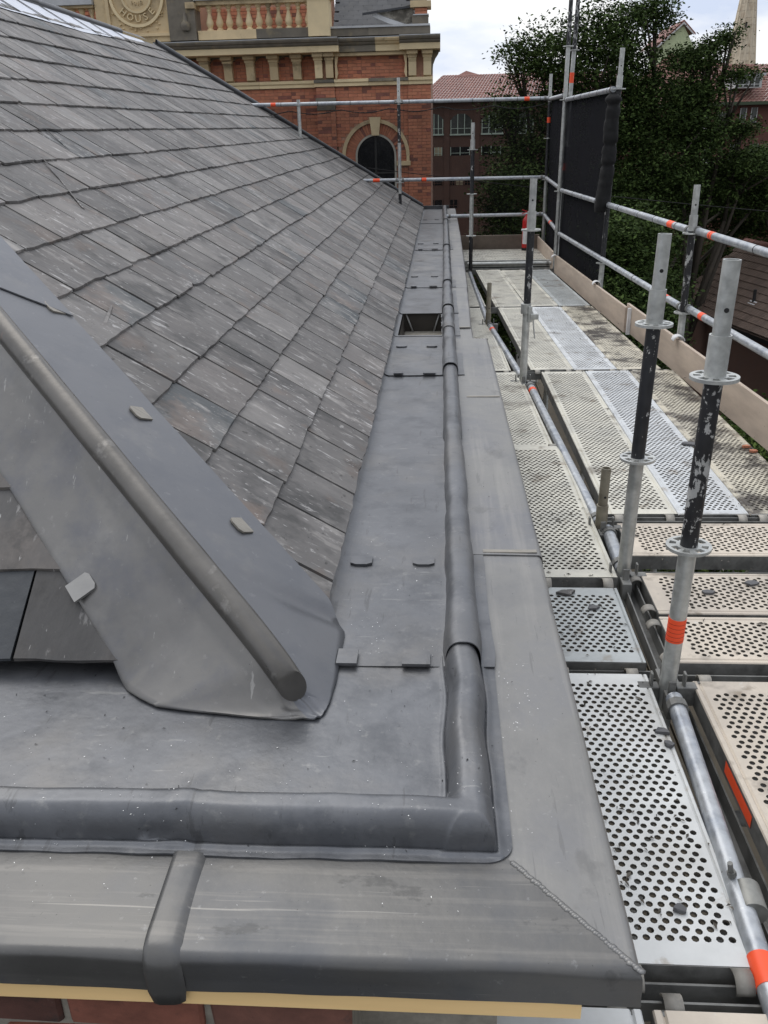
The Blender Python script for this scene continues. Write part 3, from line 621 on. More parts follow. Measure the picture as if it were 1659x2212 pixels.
# near hip lead cover as a ruled height field
Lp=[(-.29,1.4175),(-.36,1.42),(-.45,1.43),(-.52,1.439),(-.588,1.452),(-.63,1.478),(-.668,1.507),(-.728,1.582)]
for t in np.linspace(.08,1,14): Lp.append((-.728-(2.6-.728)*t,1.582+(3.45-1.582)*t))
Rp=[(-.25,1.4185),(-.243,1.424),(-.236,1.434),(-.231,1.45),(-.226,1.48),(-.221,1.56),(-.222,1.66),(-.222,1.752)]
for t in np.linspace(.0,1,14): Rp.append((-.272-(2.6-.272)*(t),1.85+(3.87-1.85)*t))
def resample(P,ts):
    P=np.array(P); return np.array([[np.interp(t,np.linspace(0,1,len(P)),P[:,k]) for k in (0,1)] for t in ts])
def hip_cover(t0,t1,dz,name,rk,side):
    ts=np.linspace(t0,t1,int(150*(t1-t0))+6); Lr=resample(Lp,ts); Rr=resample(Rp,ts); V=[];F=[]
    D=np.array([-1,.9]);D=D/np.linalg.norm(D); Nv=np.array([D[1],-D[0]])*-1 # to the right (+x,+y)
    Nv=np.array([.9,1.])/math.hypot(.9,1)
    vs=[-1]
    nP=None
    for a,b in zip(Lr,Rr):
        # param where the ruled line crosses hip line
        va=(a-HIPN[0]).dot(Nv); vb=(b-HIPN[0]).dot(Nv)
        def pt(v): f=(v-va)/(vb-va); return a+(b-a)*f
        r=.0315*rk
        vv=list(np.linspace(va,-r-.02,14))+list(np.linspace(-r-.014,0,7)) if side<0 else list(np.linspace(0,r+.012,7))+list(np.linspace(r+.018,vb,14))
        if side<0 and va>-(r+.03): vv=list(np.linspace(va,0,21))
        if side>0 and vb<r+.03: vv=list(np.linspace(0,vb,21))
        hp=pt(0.); s=(hp-HIPN[0]).dot(D)/math.hypot(1,.9)*math.hypot(1,.9)/1.345
        s=(HIPN[0][0]-hp[0])
        zh=max(ZC+.012,.470+.66*s) if s>0 else ZC+.012+.0
        zh=ZC+.012+ max(0,.052+.66*s)*sstep((s+.05)/.10)
        za=max(ZC+.012,pf(a[0],a[1])[2]+.026) if a[0]<-.6 else ZC+.012
        za=ZC+.012+max(0,(pf(a[0],a[1])[2]+.024-ZC-.012))*sstep((-.66-a[0])/.06)
        zb=ZC+.012+max(0,(ps(b[0],b[1])[2]+.033-ZC-.012))*sstep((b[1]-1.78)/.05)
        amp=sstep((s-.005)/.035)
        for v in vv:
            p=pt(v)
            if v<0: f=(v-va)/(0-va); z=za+(zh-za)*f
            else: f=v/vb; z=zh+(zb-zh)*f
            # soft blend so right wing follows side plane near foot
            u=abs(v)/r
            z+=.010*amp*math.exp(-(max(0,u-.9)/.28)**2)
            z+=.006*math.exp(-((s+.01)/.03)**2)*math.exp(-(v/.05)**2)*nse(v*60,s*40)*2
            z+= .0022*nse(p[0]*5,p[1]*5,1)+.0009*nse(p[0]*19,p[1]*19,4)
            V.append((p[0],p[1],z+dz))
        nP=len(vv)
    m_=len(ts)
    for i in range(m_-1):
        for j in range(nP-1): F.append((i*nP+j,i*nP+j+1,(i+1)*nP+j+1,(i+1)*nP+j))
    skirt(V,F,[list(range(nP))[::-1]]+([[i*nP for i in range(m_)]] if side<0 else [[i*nP+nP-1 for i in range(m_)][::-1]]),.004)
    return shade_auto(mesh(name,V,F,LEADHIP if side<0 else LEADHIPR,sr,True),62)
for sd_ in (-1,1): hip_cover(0,.62,0,'hip_wing',1.,sd_); hip_cover(.605,1.,.007,'hip_wing',1.07,sd_)
def hip_tube(s0,s1,r,dz,cut):
    a=Vector((-1,.9,.66)); L=a.length; d=a.normalized(); sv=Vector((.9,1,0)).normalized(); nv=d.cross(sv); nv=nv if nv.z>0 else -nv; V=[];F=[];K=28; n=int((s1-s0)/.02)
    for i in range(n+1):
        s_=s0+(s1-s0)*i/n; c=Vector((-.30,1.45,.507+dz))+a*s_; c.z-=.012*max(0,1-(s_-s0)/.10)**2 if cut else 0; k=1+.03*nse(s_*6,2)+.015*nse(s_*19,5)
        if cut and i<6: k*=.93+.07*(i/6)**.5; c-=nv*.003*(1-i/6)
        for q in range(K):
            t=2*math.pi*q/K; p=c+sv*math.cos(t)*r*k*1.02+nv*math.sin(t)*r*k*1.06
            if cut and i<4: p+=d*(.012+.020*math.sin(t)-.012*math.cos(t))*(1-i/4)
            V.append(tuple(p))
    for i in range(n):
        for q in range(K): F.append((i*K+q,i*K+(q+1)%K,(i+1)*K+(q+1)%K,(i+1)*K+q))
    if cut: F.append(tuple(range(K))[::-1])
    else:
        m0=len(V); c=Vector((-.30,1.45,.507+dz))+a*s0
        for q in range(K): t=2*math.pi*q/K; V.append(tuple(c+d*.004+sv*math.cos(t)*(r-.004)+nv*math.sin(t)*(r-.004)))
        for q in range(K): F.append((q,m0+q,m0+(q+1)%K,(q+1)%K))
    return shade_auto(mesh('hip_roll',V,F,LEADROLL,sr,True),50)
hip_tube(-.012,1.16,.0305,0,True); hip_tube(1.13,2.5,.034,.003,False)
sv=(-1,0,A_); 
for c,w,l in (((-.818,2.222),.05,.05),((-1.165,2.565),.05,.05),((-.498,1.945),.05,.045)):
    tab(ps(c[0],c[1],.032),(-.72,.62,.47),(.55,.72,-.36),(.55,0,.83),w*1.1,l*1.0,.003,ch=.22,mt=LEADBAND,par=sr)
tab(pf(-.815,1.693,.034),(-.62,.60,.5),(-.6,-.72,-.35),(-.1,-.6,.8),.052,.06,.006,ch=.2,mt=LEADNEW,par=sr)
# ================================================================== SCAFFOLD
def rosette(parent,x,y,z,yaw=0):
    mb=MB(); bands=[.024,.034,.052,.061]; n=48; h=.0045
    for k in range(n):
        a0=2*math.pi*k/n+yaw;a1=2*math.pi*(k+1)/n+yaw; op=(k%12) in (0,1,2,3) or (k%12) in (6,7,8)
        for b in range(3):
            if b==1 and op: continue
            r0,r1=bands[b],bands[b+1]
            V=[(x+r*math.cos(a),y+r*math.sin(a),z+zz) for zz in (-h,h) for r,a in ((r0,a0),(r1,a0),(r1,a1),(r0,a1))]
            mb.add(V,[(3,2,1,0),(4,5,6,7),(1,2,6,5),(0,4,7,3)]+([(0,1,5,4),(2,3,7,6)]))
    return mb.build('rosette',STEEL,parent)
def wedge_head(mb,x,y,z,a):
    c,s=math.cos(a),math.sin(a); ax=(c,s,0);ay=(-s,c,0);az=(0,0,1)
    mb.obox((x+c*.055,y+s*.055,z),ax,.03,ay,.017,az,.032); mb.obox((x+c*.048,y+s*.048,z+.035),ax,.004,ay,.011,az,.04)
def standard(x,y,z0,z1,ros,segs,label,group,tapes=(),spigot=None,lean=(0,0),tapez=None,heads=()):
    t=thing('scaffold_standard',label,'scaffold pole',(x,y,z0),group)
    def P(z): return (x+lean[0]*z,y+lean[1]*z,z)
    for (a,b,m) in segs:
        o=MB().tube(P(a),P(b),.0243 if m not in (BLACKP,BLACKP2) else .0235,24,hollow=(b==z1)).build('tube',m,t); shade_auto(o)
    if spigot:
        a,b,c=spigot
        o=MB().tube(P(a),P(b),.0275,24,hollow=True).build('sleeve',STEEL,t); shade_auto(o)
        o=MB().tube(P(b-.005),P(c),.0215,24,hollow=True).build('spigot',STEEL,t); shade_auto(o)
        zc=b+(c-b)*.35; q=P(zc); o=MB().tube((q[0]-.002,q[1]-.0222,zc),(q[0]-.002,q[1]-.018,zc),.0062,12).build('pin_hole',FELT,t)
    for r in ros: q=P(r); rosette(t,q[0],q[1],r,random.random())
    for a,b in tapes: o=MB().tube(P(a),P(b),.0252,24).build('orange_tape',ORANGE,t); shade_auto(o)
    if heads:
        mb=MB()
        for z,a in heads: q=P(z); wedge_head(mb,q[0],q[1],z,a)
        bevel(mb.build('wedge_head',STEELD,t),.003)
    return t
GS='scaffold poles standing along the gutter side'; GR='scaffold poles of the outer guard rail'
hd=[(-.03,0),(-.03,math.pi/2),(-.03,math.pi),(-.03,-math.pi/2)]
s1=standard(.678,2.181,-2,.93,[.457,.932],[(-2,.457,STEEL),(.457,.93,BLACKP)],'scaffold pole nearest the camera, chipped black above a large orange label',GS,[(.157,.232)],(.935,1.04,1.221),(.02,0),heads=hd)
s2=standard(.686,2.893,-2,.927,[.458,.927],[(-2,.458,STEEL),(.458,.927,BLACKP2)],'second scaffold pole from the camera, smoother black middle and bare steel foot',GS,(),(.93,1.04,1.212),(.022,0),heads=hd)
s3=standard(.562,5.70,-2,.97,[.97],[(-2,.50,STEEL),(.50,.97,BLACKP2)],'scaffold pole halfway along the deck with a small half coupler clamped on it',GS,(),(.975,1.08,1.27),(.012,0),heads=hd)
mb=MB(); mb.box(.575,.60,5.655,5.69,.40,.50); mb.tube((.562,5.7,.45),(.562,5.7,.515),.033,16); mb.tube((.60,5.66,.47),(.62,5.64,.30),.005,8); mb.box(.59,.64,5.64,5.67,.42,.455); bevel(mb.build('coupler',STEEL,s3),.002)
s4=standard(.383,11.0,-2,1.39,[.42,.90,1.39],[(-2,.0,STEELD),(0,.42,BLACKP2),(.42,.90,STEEL),(.90,1.39,BLACKP2)],'thin scaffold pole at the far end of the gutter with three ring collars',GS,(),(1.395,1.5,1.68),(.002,0))
GT='short scaffold stubs beside the gutter'
for (x,y,z1,lb) in [(.676,3.32,.262,'short rusty scaffold stub with a pin hole, standing before the second pole'),(.43,7.66,.355,'short far scaffold stub near the catch pit')]:
    t=thing('scaffold_stub',lb,'scaffold stub',(x,y,-2),GT)
    m_=galv('stub_steel',(.24,.22,.17),(.14,.12,.09),.6,.2)
    shade_auto(MB().tube((x,y,-2),(x,y,.10),.0243,20).build('tube',m_,t)); shade_auto(MB().tube((x,y,.10),(x+.003,y,z1),.0195,20,hollow=True).build('spigot',m_,t))
    MB().tube((x+.004,y-.021,.14),(x+.004,y-.018,.14),.005,10).build('pin_hole',FELT,t)
    mb=MB(); [wedge_head(mb,x,y,-.03,a) for a in (0,math.pi/2,math.pi,-math.pi/2)]; bevel(mb.build('wedge_head',STEELD,t),.003)
mb=MB()
for k in range(5): z=.163+k*.0135; mb.tube((.678+.02*z,2.181,z),(.678+.02*z,2.181,z+.0012),.0255,24)
mb.build('label_print',mat('label_ink',(.35,.02,.01),.6),s1,kind='stuff')
# outer standards
s5=standard(1.70,6.18,-9,.90,[.355,.885],[(-9,.36,STEEL),(.36,.88,BLACKP)],'outer guard rail pole nearest the camera, chipped black between the two rails',GR,(),(.90,1.0,1.19),(.0,0))
s6=standard(1.585,8.80,-9,1.90,[.36,1.89],[(-9,.36,STEEL),(.36,1.89,BLACKP2)],'outer guard rail pole carrying the near edge of the black net',GR,(),(1.90,2.0,2.22),(.02,0))
s7=standard(1.44,11.20,-9,3.4,[.9,1.9,2.45],[(-9,2.0,STEEL),(2.0,2.45,STEEL),(2.45,3.4,BLACKP)],'tall corner scaffold pole, left one of the close pair',GR,(),None,(.008,0))
s8=standard(1.475,11.35,-9,3.4,[1.4,1.9,2.42],[(-9,.9,STEEL),(.9,1.40,BLACKP2),(1.40,2.42,STEEL),(2.42,3.4,BLACKP)],'tall corner scaffold pole, right one of the close pair with orange tapes',GR,[(2.08,2.19),(1.13,1.21)],None,(.03,0))
s9=standard(1.52,13.3,-9,2.0,[.95,1.49,2.0],[(-9,1.0,STEEL),(1.0,1.95,BLACKP2),(1.95,2.0,STEEL)],'scaffold pole at the far outer corner of the deck behind the close pair',GR,[(1.69,1.76)],(2.0,2.06,2.30),(.0,0))
s10=standard(-.575,13.3,-9,2.0,[.95,2.0],[(-9,.8,BLACKP2),(.8,1.48,STEEL),(1.48,1.97,BLACKP2),(1.97,2.0,STEEL)],'scaffold pole before the arched window with a bare steel top',GR,(),(2.0,2.05,2.31),(.0,0))
s11=standard(-1.99,13.3,-9,2.07,[2.0],[(-9,2.07,STEEL)],'scaffold pole rising behind the far hip, leftmost of all',GR)
def rail(name,a,b,label,group,r=.0243,m=RAIL,tapes=(),cat='guard rail',ties=0):
    t=thing(name,label,cat,a,group); o=MB().tube(a,b,r,20).build('tube',m,t); shade_auto(o)
    a_=Vector(a);b_=Vector(b)
    for f0,f1 in tapes: shade_auto(MB().tube(a_.lerp(b_,f0),a_.lerp(b_,f1),r+.0012,20).build('orange_tape',ORANGE,t))
    if ties:
        mb=MB()
        for k in range(ties): p=a_.lerp(b_,(k+.5)/ties+random.uniform(-.02,.02)); d=(b_-a_).normalized(); mb.tube(p-d*.003,p+d*.003,r+.002,12)
        mb.build('cable_tie',FELT,t,kind='stuff')
    # coupled ends
    mb=MB(); d=(b_-a_).normalized()
    for p,s in ((a_,1),(b_,-1)): MB().tube(p+d*s*.03,p+d*s*.06,r*1.25,12).build('end_head',STEELD,t)
    return t
GG='guard rails round the scaffold'
def RX_(y): return 1.70-.047*(y-6.18)
def T(y,y0,y1): return (y-y0)/(y1-y0)
rail('guard_rail',(RX_(6.20)+.03,6.20,.900),(RX_(3.2)+.03,3.2,.885),'upper tube rail of the near right bay with one orange tape',GG,tapes=[(.10,.125)],ties=4)
rail('guard_rail',(RX_(11.2),11.2,.913),(RX_(6.20)+.0,6.20,.900),'upper tube rail running from the corner pair to the near outer pole',GG,tapes=[(.90,.925)],ties=9)
rail('guard_rail',(RX_(6.20)+.03,6.20,.384),(RX_(3.2)+.03,3.2,.378),'lower tube rail of the near right bay',GG,tapes=[(.10,.125)],ties=2)
rail('guard_rail',(RX_(11.2),11.2,.414),(RX_(6.20),6.20,.384),'lower tube rail running from the corner pair along the toe board',GG,tapes=[(.905,.93)],ties=2)
rail('guard_rail',(RX_(11.2),11.2,1.90),(RX_(8.8),8.8,1.888),'raised top rail above the dense black net',GG,ties=6)
rail('guard_rail',(1.5,13.3,2.0),(-.575,13.3,2.005),'top rail across the far end of the deck between the corner and the arched window',GG,tapes=[(.125,.16)],ties=7)
rail('guard_rail',(-.575,13.3,2.006),(-3.4,13.3,2.02),'top rail before the brick tower, ending behind the hip',GG,tapes=[(.615,.64)],ties=6)
rail('guard_rail',(1.5,13.3,.98),(-.575,13.3,.985),'middle rail across the far end of the deck',GG,tapes=[(.815,.85)],ties=3)
rail('guard_rail',(-.575,13.3,.986),(-3.0,13.3,.99),'middle rail crossing the arched window',GG,tapes=[(.12,.16)])
rail('guard_rail',(1.5,13.3,.48),(.1,13.3,.476),'bottom rail across the far end above the toe board',GG)
for z,lb in ((1.99,'short top return rail between the far corner and the corner pair'),(.97,'short middle return rail between the far corner and the corner pair'),(.47,'short lower return rail at the far corner with an orange tape')):
    rail('guard_rail',(1.52,13.3,z),(1.46,11.3,z-.04),lb,GG,tapes=[(.5,.56)] if z<.5 else ())
# tubes on the deck beside the inner planks
GL='tubes lying in the gap between the planks'
def deck_tube(a,b,label,tp=(),clamp=None):
    t=rail('deck_tube',a,b,label,GL,m=RAIL,tapes=tp,cat='scaffold tube'); return t
dt=deck_tube((.683,2.12,-.005),(.62,.95,-.005),'near tube in the deck gap with a wide orange band and a bolted coupler',[(.74,.80)])
mb=MB(); c=Vector((.663,1.415,-.005)); mb.tube((.664,1.43,-.005),(.660,1.36,-.005),.031,20); bevel(shade_auto(mb.build('coupler',mat('cast_coupler',(.28,.28,.26),.5,.5,.25,20.,.001,50.),dt)),.001)
mb=MB(); mb.tube((.637,1.44,.01),(.628,1.44,.055),.006,10); mb.tube((.637,1.44,.02),(.634,1.44,.032),.010,6); mb.build('bolt',STEELD,dt)
mb=MB(); mb.add([(.6435,1.85,-.02),(.641,1.47,-.02),(.641,1.47,.012),(.6435,1.85,.012)],[(0,1,2,3)])
deck_tube((.70,3.30,-.004),(.688,2.93,-.004),'tube in the deck gap between the two near poles')
deck_tube((.60,5.60,-.004),(.674,3.36,-.004),'tube in the deck gap from the halfway pole to the rusty stub',[(.055,.075)])
deck_tube((.44,7.62,-.004),(.565,5.76,-.004),'tube in the deck gap before the catch pit',[(.10,.13)])
deck_tube((.37,10.9,-.004),(.43,7.72,-.004),'tube in the deck gap running to the far pole')
# perforated planks
PC={}
PITM=mat('dark_hole_wall',(.10,.09,.075),.8)  # darker colour for the inner walls of the plank holes
def plank_mesh(L,Wd,seg,mt,margin=.022,px=.0245,py=.021,r=.0079):
    key=(round(L,3),round(Wd,3),seg)
    V=[];F=[]
    nx=int((Wd-2*margin)/px); ny=int((L-.10)/py)
    x0=-(nx*px)/2; y0=-(ny*py)/2; hz=-.006
    rnd=random.Random(int(L*100)+seg)
    def quad(a,b,c,d): F.append((a,b,c,d))
    for j in range(ny):
        off=px/2 if j%2 else 0
        for i in range(nx if j%2==0 else nx-1):
            cx=x0+(i+.5)*px+off; cy=y0+(j+.5)*py+((.003 if i%2 else -.003) if j%2 else 0)
            xa,xb=x0+i*px+off,x0+(i+1)*px+off; ya,yb=y0+j*py,y0+(j+1)*py
            n=len(V); V+=[(xa,ya,0),(xb,ya,0),(xb,yb,0),(xa,yb,0)]
            for k in range(seg):
                a=2*math.pi*k/seg+math.pi/4 if seg%4==0 else 2*math.pi*k/seg+math.pi/6; V.append((cx+r*math.cos(a),cy+r*math.sin(a),0))
            for k in range(seg):
                a=2*math.pi*k/seg+math.pi/4 if seg%4==0 else 2*math.pi*k/seg+math.pi/6; V.append((cx+r*.92*math.cos(a),cy+r*.92*math.sin(a),hz))
            # corners order: angle 45=corner2(xb,yb),135=corner3,225=corner0,315=corner1
            cm=[2,3,0,1]; per=seg//4 if seg%4==0 else None
            if per:
                for q in range(4):
                    cn=n+cm[q]; cn2=n+cm[(q+1)%4]; st=q*per
                    for k in range(per): F.append((n+4+(st+k)%seg,cn if k<per/2 or per==1 else cn2,n+4+(st+k+1)%seg)) if per>1 else None
                    if per==1: F.append((n+4+q,cn,cn2,n+4+(q+1)%4))
                    else: F.append((n+4+(st+per//2)%seg,cn,cn2))
                    
            for k in range(seg): F.append((n+4+k,n+4+(k+1)%seg,n+4+seg+(k+1)%seg,n+4+seg+k))
        if j%2:
            for xa,xb in ((x0,x0+px/2),(x0+nx*px-px/2,x0+nx*px)):
                n=len(V); V+=[(xa,y0+j*py,0),(xb,y0+j*py,0),(xb,y0+(j+1)*py,0),(xa,y0+(j+1)*py,0)]; F.append((n,n+1,n+2,n+3))
    xe,ye=nx*px/2,ny*py/2; W2,L2=Wd/2,L/2
    def face(*P): n=len(V); V.extend(P); F.append(tuple(range(n,n+len(P))))
    face((-xe,-L2,0),(xe,-L2,0),(xe,-ye,0),(-xe,-ye,0)); face((-xe,ye,0),(xe,ye,0),(xe,L2,0),(-xe,L2,0))
    for s in (-1,1):
        # side margin with a shallow bead then a rounded edge and skirt
        pr=[(xe,0),(xe+(W2-xe)*.25,0),(xe+(W2-xe)*.4,-.004),(xe+(W2-xe)*.55,0.0),(W2-.003,0),(W2,-.004),(W2,-.062),(W2-.015,-.064)]
        for a,b in zip(pr[:-1],pr[1:]):
            if s>0: face((a[0],-L2,a[1]),(b[0],-L2,b[1]),(b[0],L2,b[1]),(a[0],L2,a[1]))
            else: face((-b[0],-L2,b[1]),(-a[0],-L2,a[1]),(-a[0],L2,a[1]),(-b[0],L2,b[1]))
    for s in (-1,1): face((-W2,s*L2,0),(W2,s*L2,0),(W2,s*L2,-.045),(-W2,s*L2,-.045))
    me=bpy.data.meshes.new('perforated_sheet'); me.from_pydata(V,[],F); me.update(); me.materials.append(mt); me.materials.append(STEELD); me.materials.append(PITM)
    for p in me.polygons:
        if len(p.vertices)==4 and min(V[i][2] for i in p.vertices)<-.03: p.material_index=1
        elif len(p.vertices)==4 and abs(min(V[i][2] for i in p.vertices)+.006)<1e-4: p.material_index=2
    return me
CLAW=galv('cast_claw',(.36,.34,.30),(.2,.19,.17),.6,.2)
GP='perforated steel planks of the scaffold deck'
def plank(x0,x1,y0,y1,mt,label,along='y',skew=0.,seg=8,z=0.,claws=True,extra=None):
    L,Wd=(y1-y0,x1-x0) if along=='y' else (x1-x0,y1-y0)
    key=(round(L,2),round(Wd,3),seg,mt)
    if key not in PC: PC[key]=plank_mesh(L,Wd,seg,DECKS[mt])
    t=thing('scaffold_plank',label,'scaffold plank',((x0+x1)/2,(y0+y1)/2,z-.065),GP)
    o=bpy.data.objects.new('perforated_sheet',PC[key]); C.objects.link(o)
    o.location=((x0+x1)/2,(y0+y1)/2,z); rz=(0 if along=='y' else math.pi/2)+skew; o.rotation_euler=(random.gauss(0,.0015),random.gauss(0,.002),rz); attach(o,t)
    # rounded end rail and hook claws
    mb=MB(); cb=MB(); c,s=math.cos(rz),math.sin(rz); cx,cy=(x0+x1)/2,(y0+y1)/2
    def Q(a,b,zz): return (cx+a*c-b*s,cy+a*s+b*c,z+zz)
    for e_ in (-1,1):
        MB().obox(Q(0,e_*(L/2-.004),-.03),(c,s,0),Wd/2-.004,(-s,c,0),.006,(0,0,1),.028).build('end_rail',STEELD,t)
        if claws:
            for q in (-.36,.36):
                k=12; V=[];F=[]
                for i in range(k+1):
                    a=math.pi*i/k*.95; yy=L/2+.028-.028*math.cos(a)*-1*-1; 
                    V+= [Q(q*Wd-.018,e_*(L/2+.022-.026*math.cos(a)),-.024+.026*math.sin(a)),Q(q*Wd+.018,e_*(L/2+.022-.026*math.cos(a)),-.024+.026*math.sin(a))]
                for i in range(k): F.append((2*i,2*i+1,2*i+3,2*i+2))
                o=mesh('hook_claw',V,F,CLAW,t,True); sm=o.modifiers.new('s','SOLIDIFY'); sm.thickness=.004
    return t
plank(.34,.630,1.23,2.235,'g','grey perforated plank beside the near capping corner, closest of the inner strip')
plank(.33,.644,2.30,2.785,'d','short dark grey perforated plank strewn with slate chips beside the second capping sheet',claws=False)
plank(.34,.648,2.84,4.325,'y','cream perforated plank of the inner strip standing proud over the short dark one',skew=.012,z=.012)
plank(.28,.585,4.33,5.93,'y','cream inner plank passing behind the capping step',skew=.03,seg=4)
plank(.20,.475,5.98,8.46,'y','inner plank alongside the catch pit',skew=.025,seg=4)
plank(.12,.42,8.53,10.9,'y','farthest inner plank beside the gutter',skew=.03,seg=4)
plank(.40,.71,.06,1.13,'b','beige perforated plank at the bottom edge of the photo, under the lead corner')
plank(.07,.38,.06,1.13,'g','grey perforated plank at the bottom under the pine batten end')
plank(.755,1.065,1.12,2.205,'b','dirty beige plank right of the near gap with an orange sticker on its side')
plank(1.08,1.39,1.12,2.205,'b','beige plank at the right edge of the photo beside the stickered one')
# stickers on that plank edge
st=bpy.data.objects['scaffold_plank.008'] if 'scaffold_plank.008' in bpy.data.objects else None
mb=MB(); mb.add([(.7535,1.86,-.048),(.7535,1.655,-.048),(.7535,1.655,-.012),(.7535,1.86,-.012)],[(0,1,2,3)]); mb.build('red_sticker',ORANGE,st)
plank(.745,1.82,2.305,2.585,'b','nearest of the three beige crosswise planks','x')
plank(.75,1.82,2.605,2.905,'b','middle one of the three beige crosswise planks, with slate chips','x')
plank(.75,1.82,3.055,3.36,'b','farthest of the three beige crosswise planks','x')
for k,(m_,lb) in enumerate([('y','yellowish perforated plank next to the deck gap in the first long bay'),('l','bluish perforated plank in the middle of the first long bay'),('m','dirty perforated plank along the toe board in the first long bay')]):
    plank(.72+k*.302,1.02+k*.302,3.455,5.95,m_,lb,skew=.006,seg=8)
for k,(m_,lb) in enumerate([('y','cream plank next to the gap in the second long bay'),('l','pale bluish plank in the middle of the second long bay'),('m','soiled yellowish plank by the toe board in the second long bay')]):
    plank(.605+k*.302,.905+k*.302,6.0,8.47,m_,lb,skew=.032,seg=4)
for k,(m_,lb) in enumerate([('y','left plank of the third long bay'),('y','middle plank of the third long bay'),('d','grey right plank of the third long bay')]):
    plank(.50+k*.305,.80+k*.305,8.52,11.05,m_,lb,skew=.04,seg=4)
for k,lb in enumerate(['crosswise far end plank just beyond the step','crosswise far end plank second beyond the step','crosswise far end plank third beyond the step','crosswise far end plank against the end toe board']):
    plank(.28,1.50,11.95+k*.335,12.27+k*.335,'y',lb,'x',seg=4,claws=False)
# transoms (u-profile ledgers) the planks hang on
GU='steel transoms carrying the planks'
def transom(a,b,label,w=.02):
    t=thing('transom',label,'transom',a,GU); a=Vector(a);b=Vector(b); d=(b-a).normalized(); n=Vector((0,0,1)).cross(d)
    mb=MB(); c=(a+b)/2; L=(b-a).length/2
    mb.obox(c+n*w,d,L,n,.0025,(0,0,1),.026); mb.obox(c-n*w,d,L,n,.0025,(0,0,1),.026); mb.obox(c-Vector((0,0,.026)),d,L,n,w,(0,0,1),.002)
    mb.build('u_profile',STEELD,t); return t
transom((.05,1.185,-.05),(.66,1.185,-.05),'transom below the end of the nearest inner plank')
transom((.30,2.268,-.05),(.66,2.268,-.05),'transom between the grey plank and the short dark plank')
transom((.72,2.25,-.05),(1.86,2.25,-.05),'transom in front of the three crosswise planks')
transom((.72,2.975,-.07),(1.86,2.975,-.07),'transom showing in the gap between the crosswise planks')
transom((.69,3.408,-.03),(1.7,3.408,-.03),'transom at the start of the first long bay')
transom((.56,5.975,-.03),(1.58,5.975,-.03),'transom between the first and second long bays')
transom((.46,8.495,-.03),(1.47,8.495,-.03),'transom between the second and third long bays')
transom((.3,11.15,-.03),(1.42,11.15,-.03),'transom at the end of the third long bay')
transom((.705,2.24,-.055),(.715,3.42,-.055),'lengthwise transom in the gap beside the two near poles',.022)
transom((.735,1.1,-.12),(.735,2.2,-.12),'lengthwise transom under the gap at the right')
for y,lb in ((11.42,'bright tube across the deck at the far step'),): rail('deck_tube',(.36,y,.03),(1.42,y,.03),lb,GL,m=STEEL,cat='scaffold tube')
mb=MB(); mb.box(.30,1.44,11.60,11.64,-.1,.05); mb.box(.30,1.44,11.60,11.90,-.045,-.03)
o=mb.build('step_channel',STEEL); tag(o,'steel channel with dark slots facing the step at the far end of the deck','channel')
# bracing seen through the gaps and a lower lift of boards
for (a,b,lb) in [((.72,1.1,-.35),(.72,3.4,-.35),'dim tube below the near deck gap'),((.74,3.4,-.35),(.62,6.,-.35),'dim tube below the middle deck gap'),((.62,2.18,-.5),(1.9,2.18,-.5),'dim crosswise tube under the near pole'),((.62,1.45,-.22),(1.4,1.45,-.22),'dim crosswise tube under the stickered plank'),((.6,4.4,-.3),(1.9,4.4,-.3),'dim crosswise tube under the first long bay'),((.7,1.2,-.2),(.95,2.2,-1.6),'slanting brace below the near deck gap')]:
    rail('brace_tube',a,b,lb,'tubes under the deck',m=STEELD,cat='scaffold tube')
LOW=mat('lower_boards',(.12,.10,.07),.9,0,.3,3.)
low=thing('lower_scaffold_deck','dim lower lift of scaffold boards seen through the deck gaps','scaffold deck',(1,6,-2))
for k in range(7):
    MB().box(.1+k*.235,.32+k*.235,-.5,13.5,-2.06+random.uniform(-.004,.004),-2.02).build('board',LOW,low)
# toe boards
GTB='plywood toe boards along the deck edge'
def toe(a,b,h0,h1,label,th=.022):
    a=Vector(a);b=Vector(b); d=(b-a).normalized(); n=Vector((0,0,1)).cross(d)
    mb=MB(); mb.obox((a+b)/2+Vector((0,0,(h0+h1)/2)),d,(b-a).length/2,n,th/2,(0,0,1),(h1-h0)/2); o=mb.build('toe_board',PLY); bevel(o,.002); tag(o,label,'toe board',GTB); return o
def TX(y): return 1.672-.04*(y-6.08)
toe((TX(2.0),2.0,0),(TX(7.56),7.56,0),-.045,.185,'near plywood toe board with pale worn end beside the two dirty planks')
toe((TX(7.50)-.026,7.50,0),(TX(11.35)-.026,11.35,0),-.055,.160,'plywood toe board running on to the corner pair of poles')
toe((TX(11.40)-.02,11.4,0),(1.45,13.32,0),-.07,.17,'short plywood toe board at the far outer side')
toe((.2,13.38,0),(1.47,13.38,0),-.06,.19,'plywood toe board across the far end, behind the red extinguisher')
mb=MB(); mb.obox((TX(7.53)-.02,7.40,.06),(0,1,0),.012,(1,0,0),.014,(0,0,1),.11); tag(mb.build('end_cleat',WHITE),'white worn cleat at the joint of two toe boards','cleat')
GC='white cloth wraps on toe board brackets'
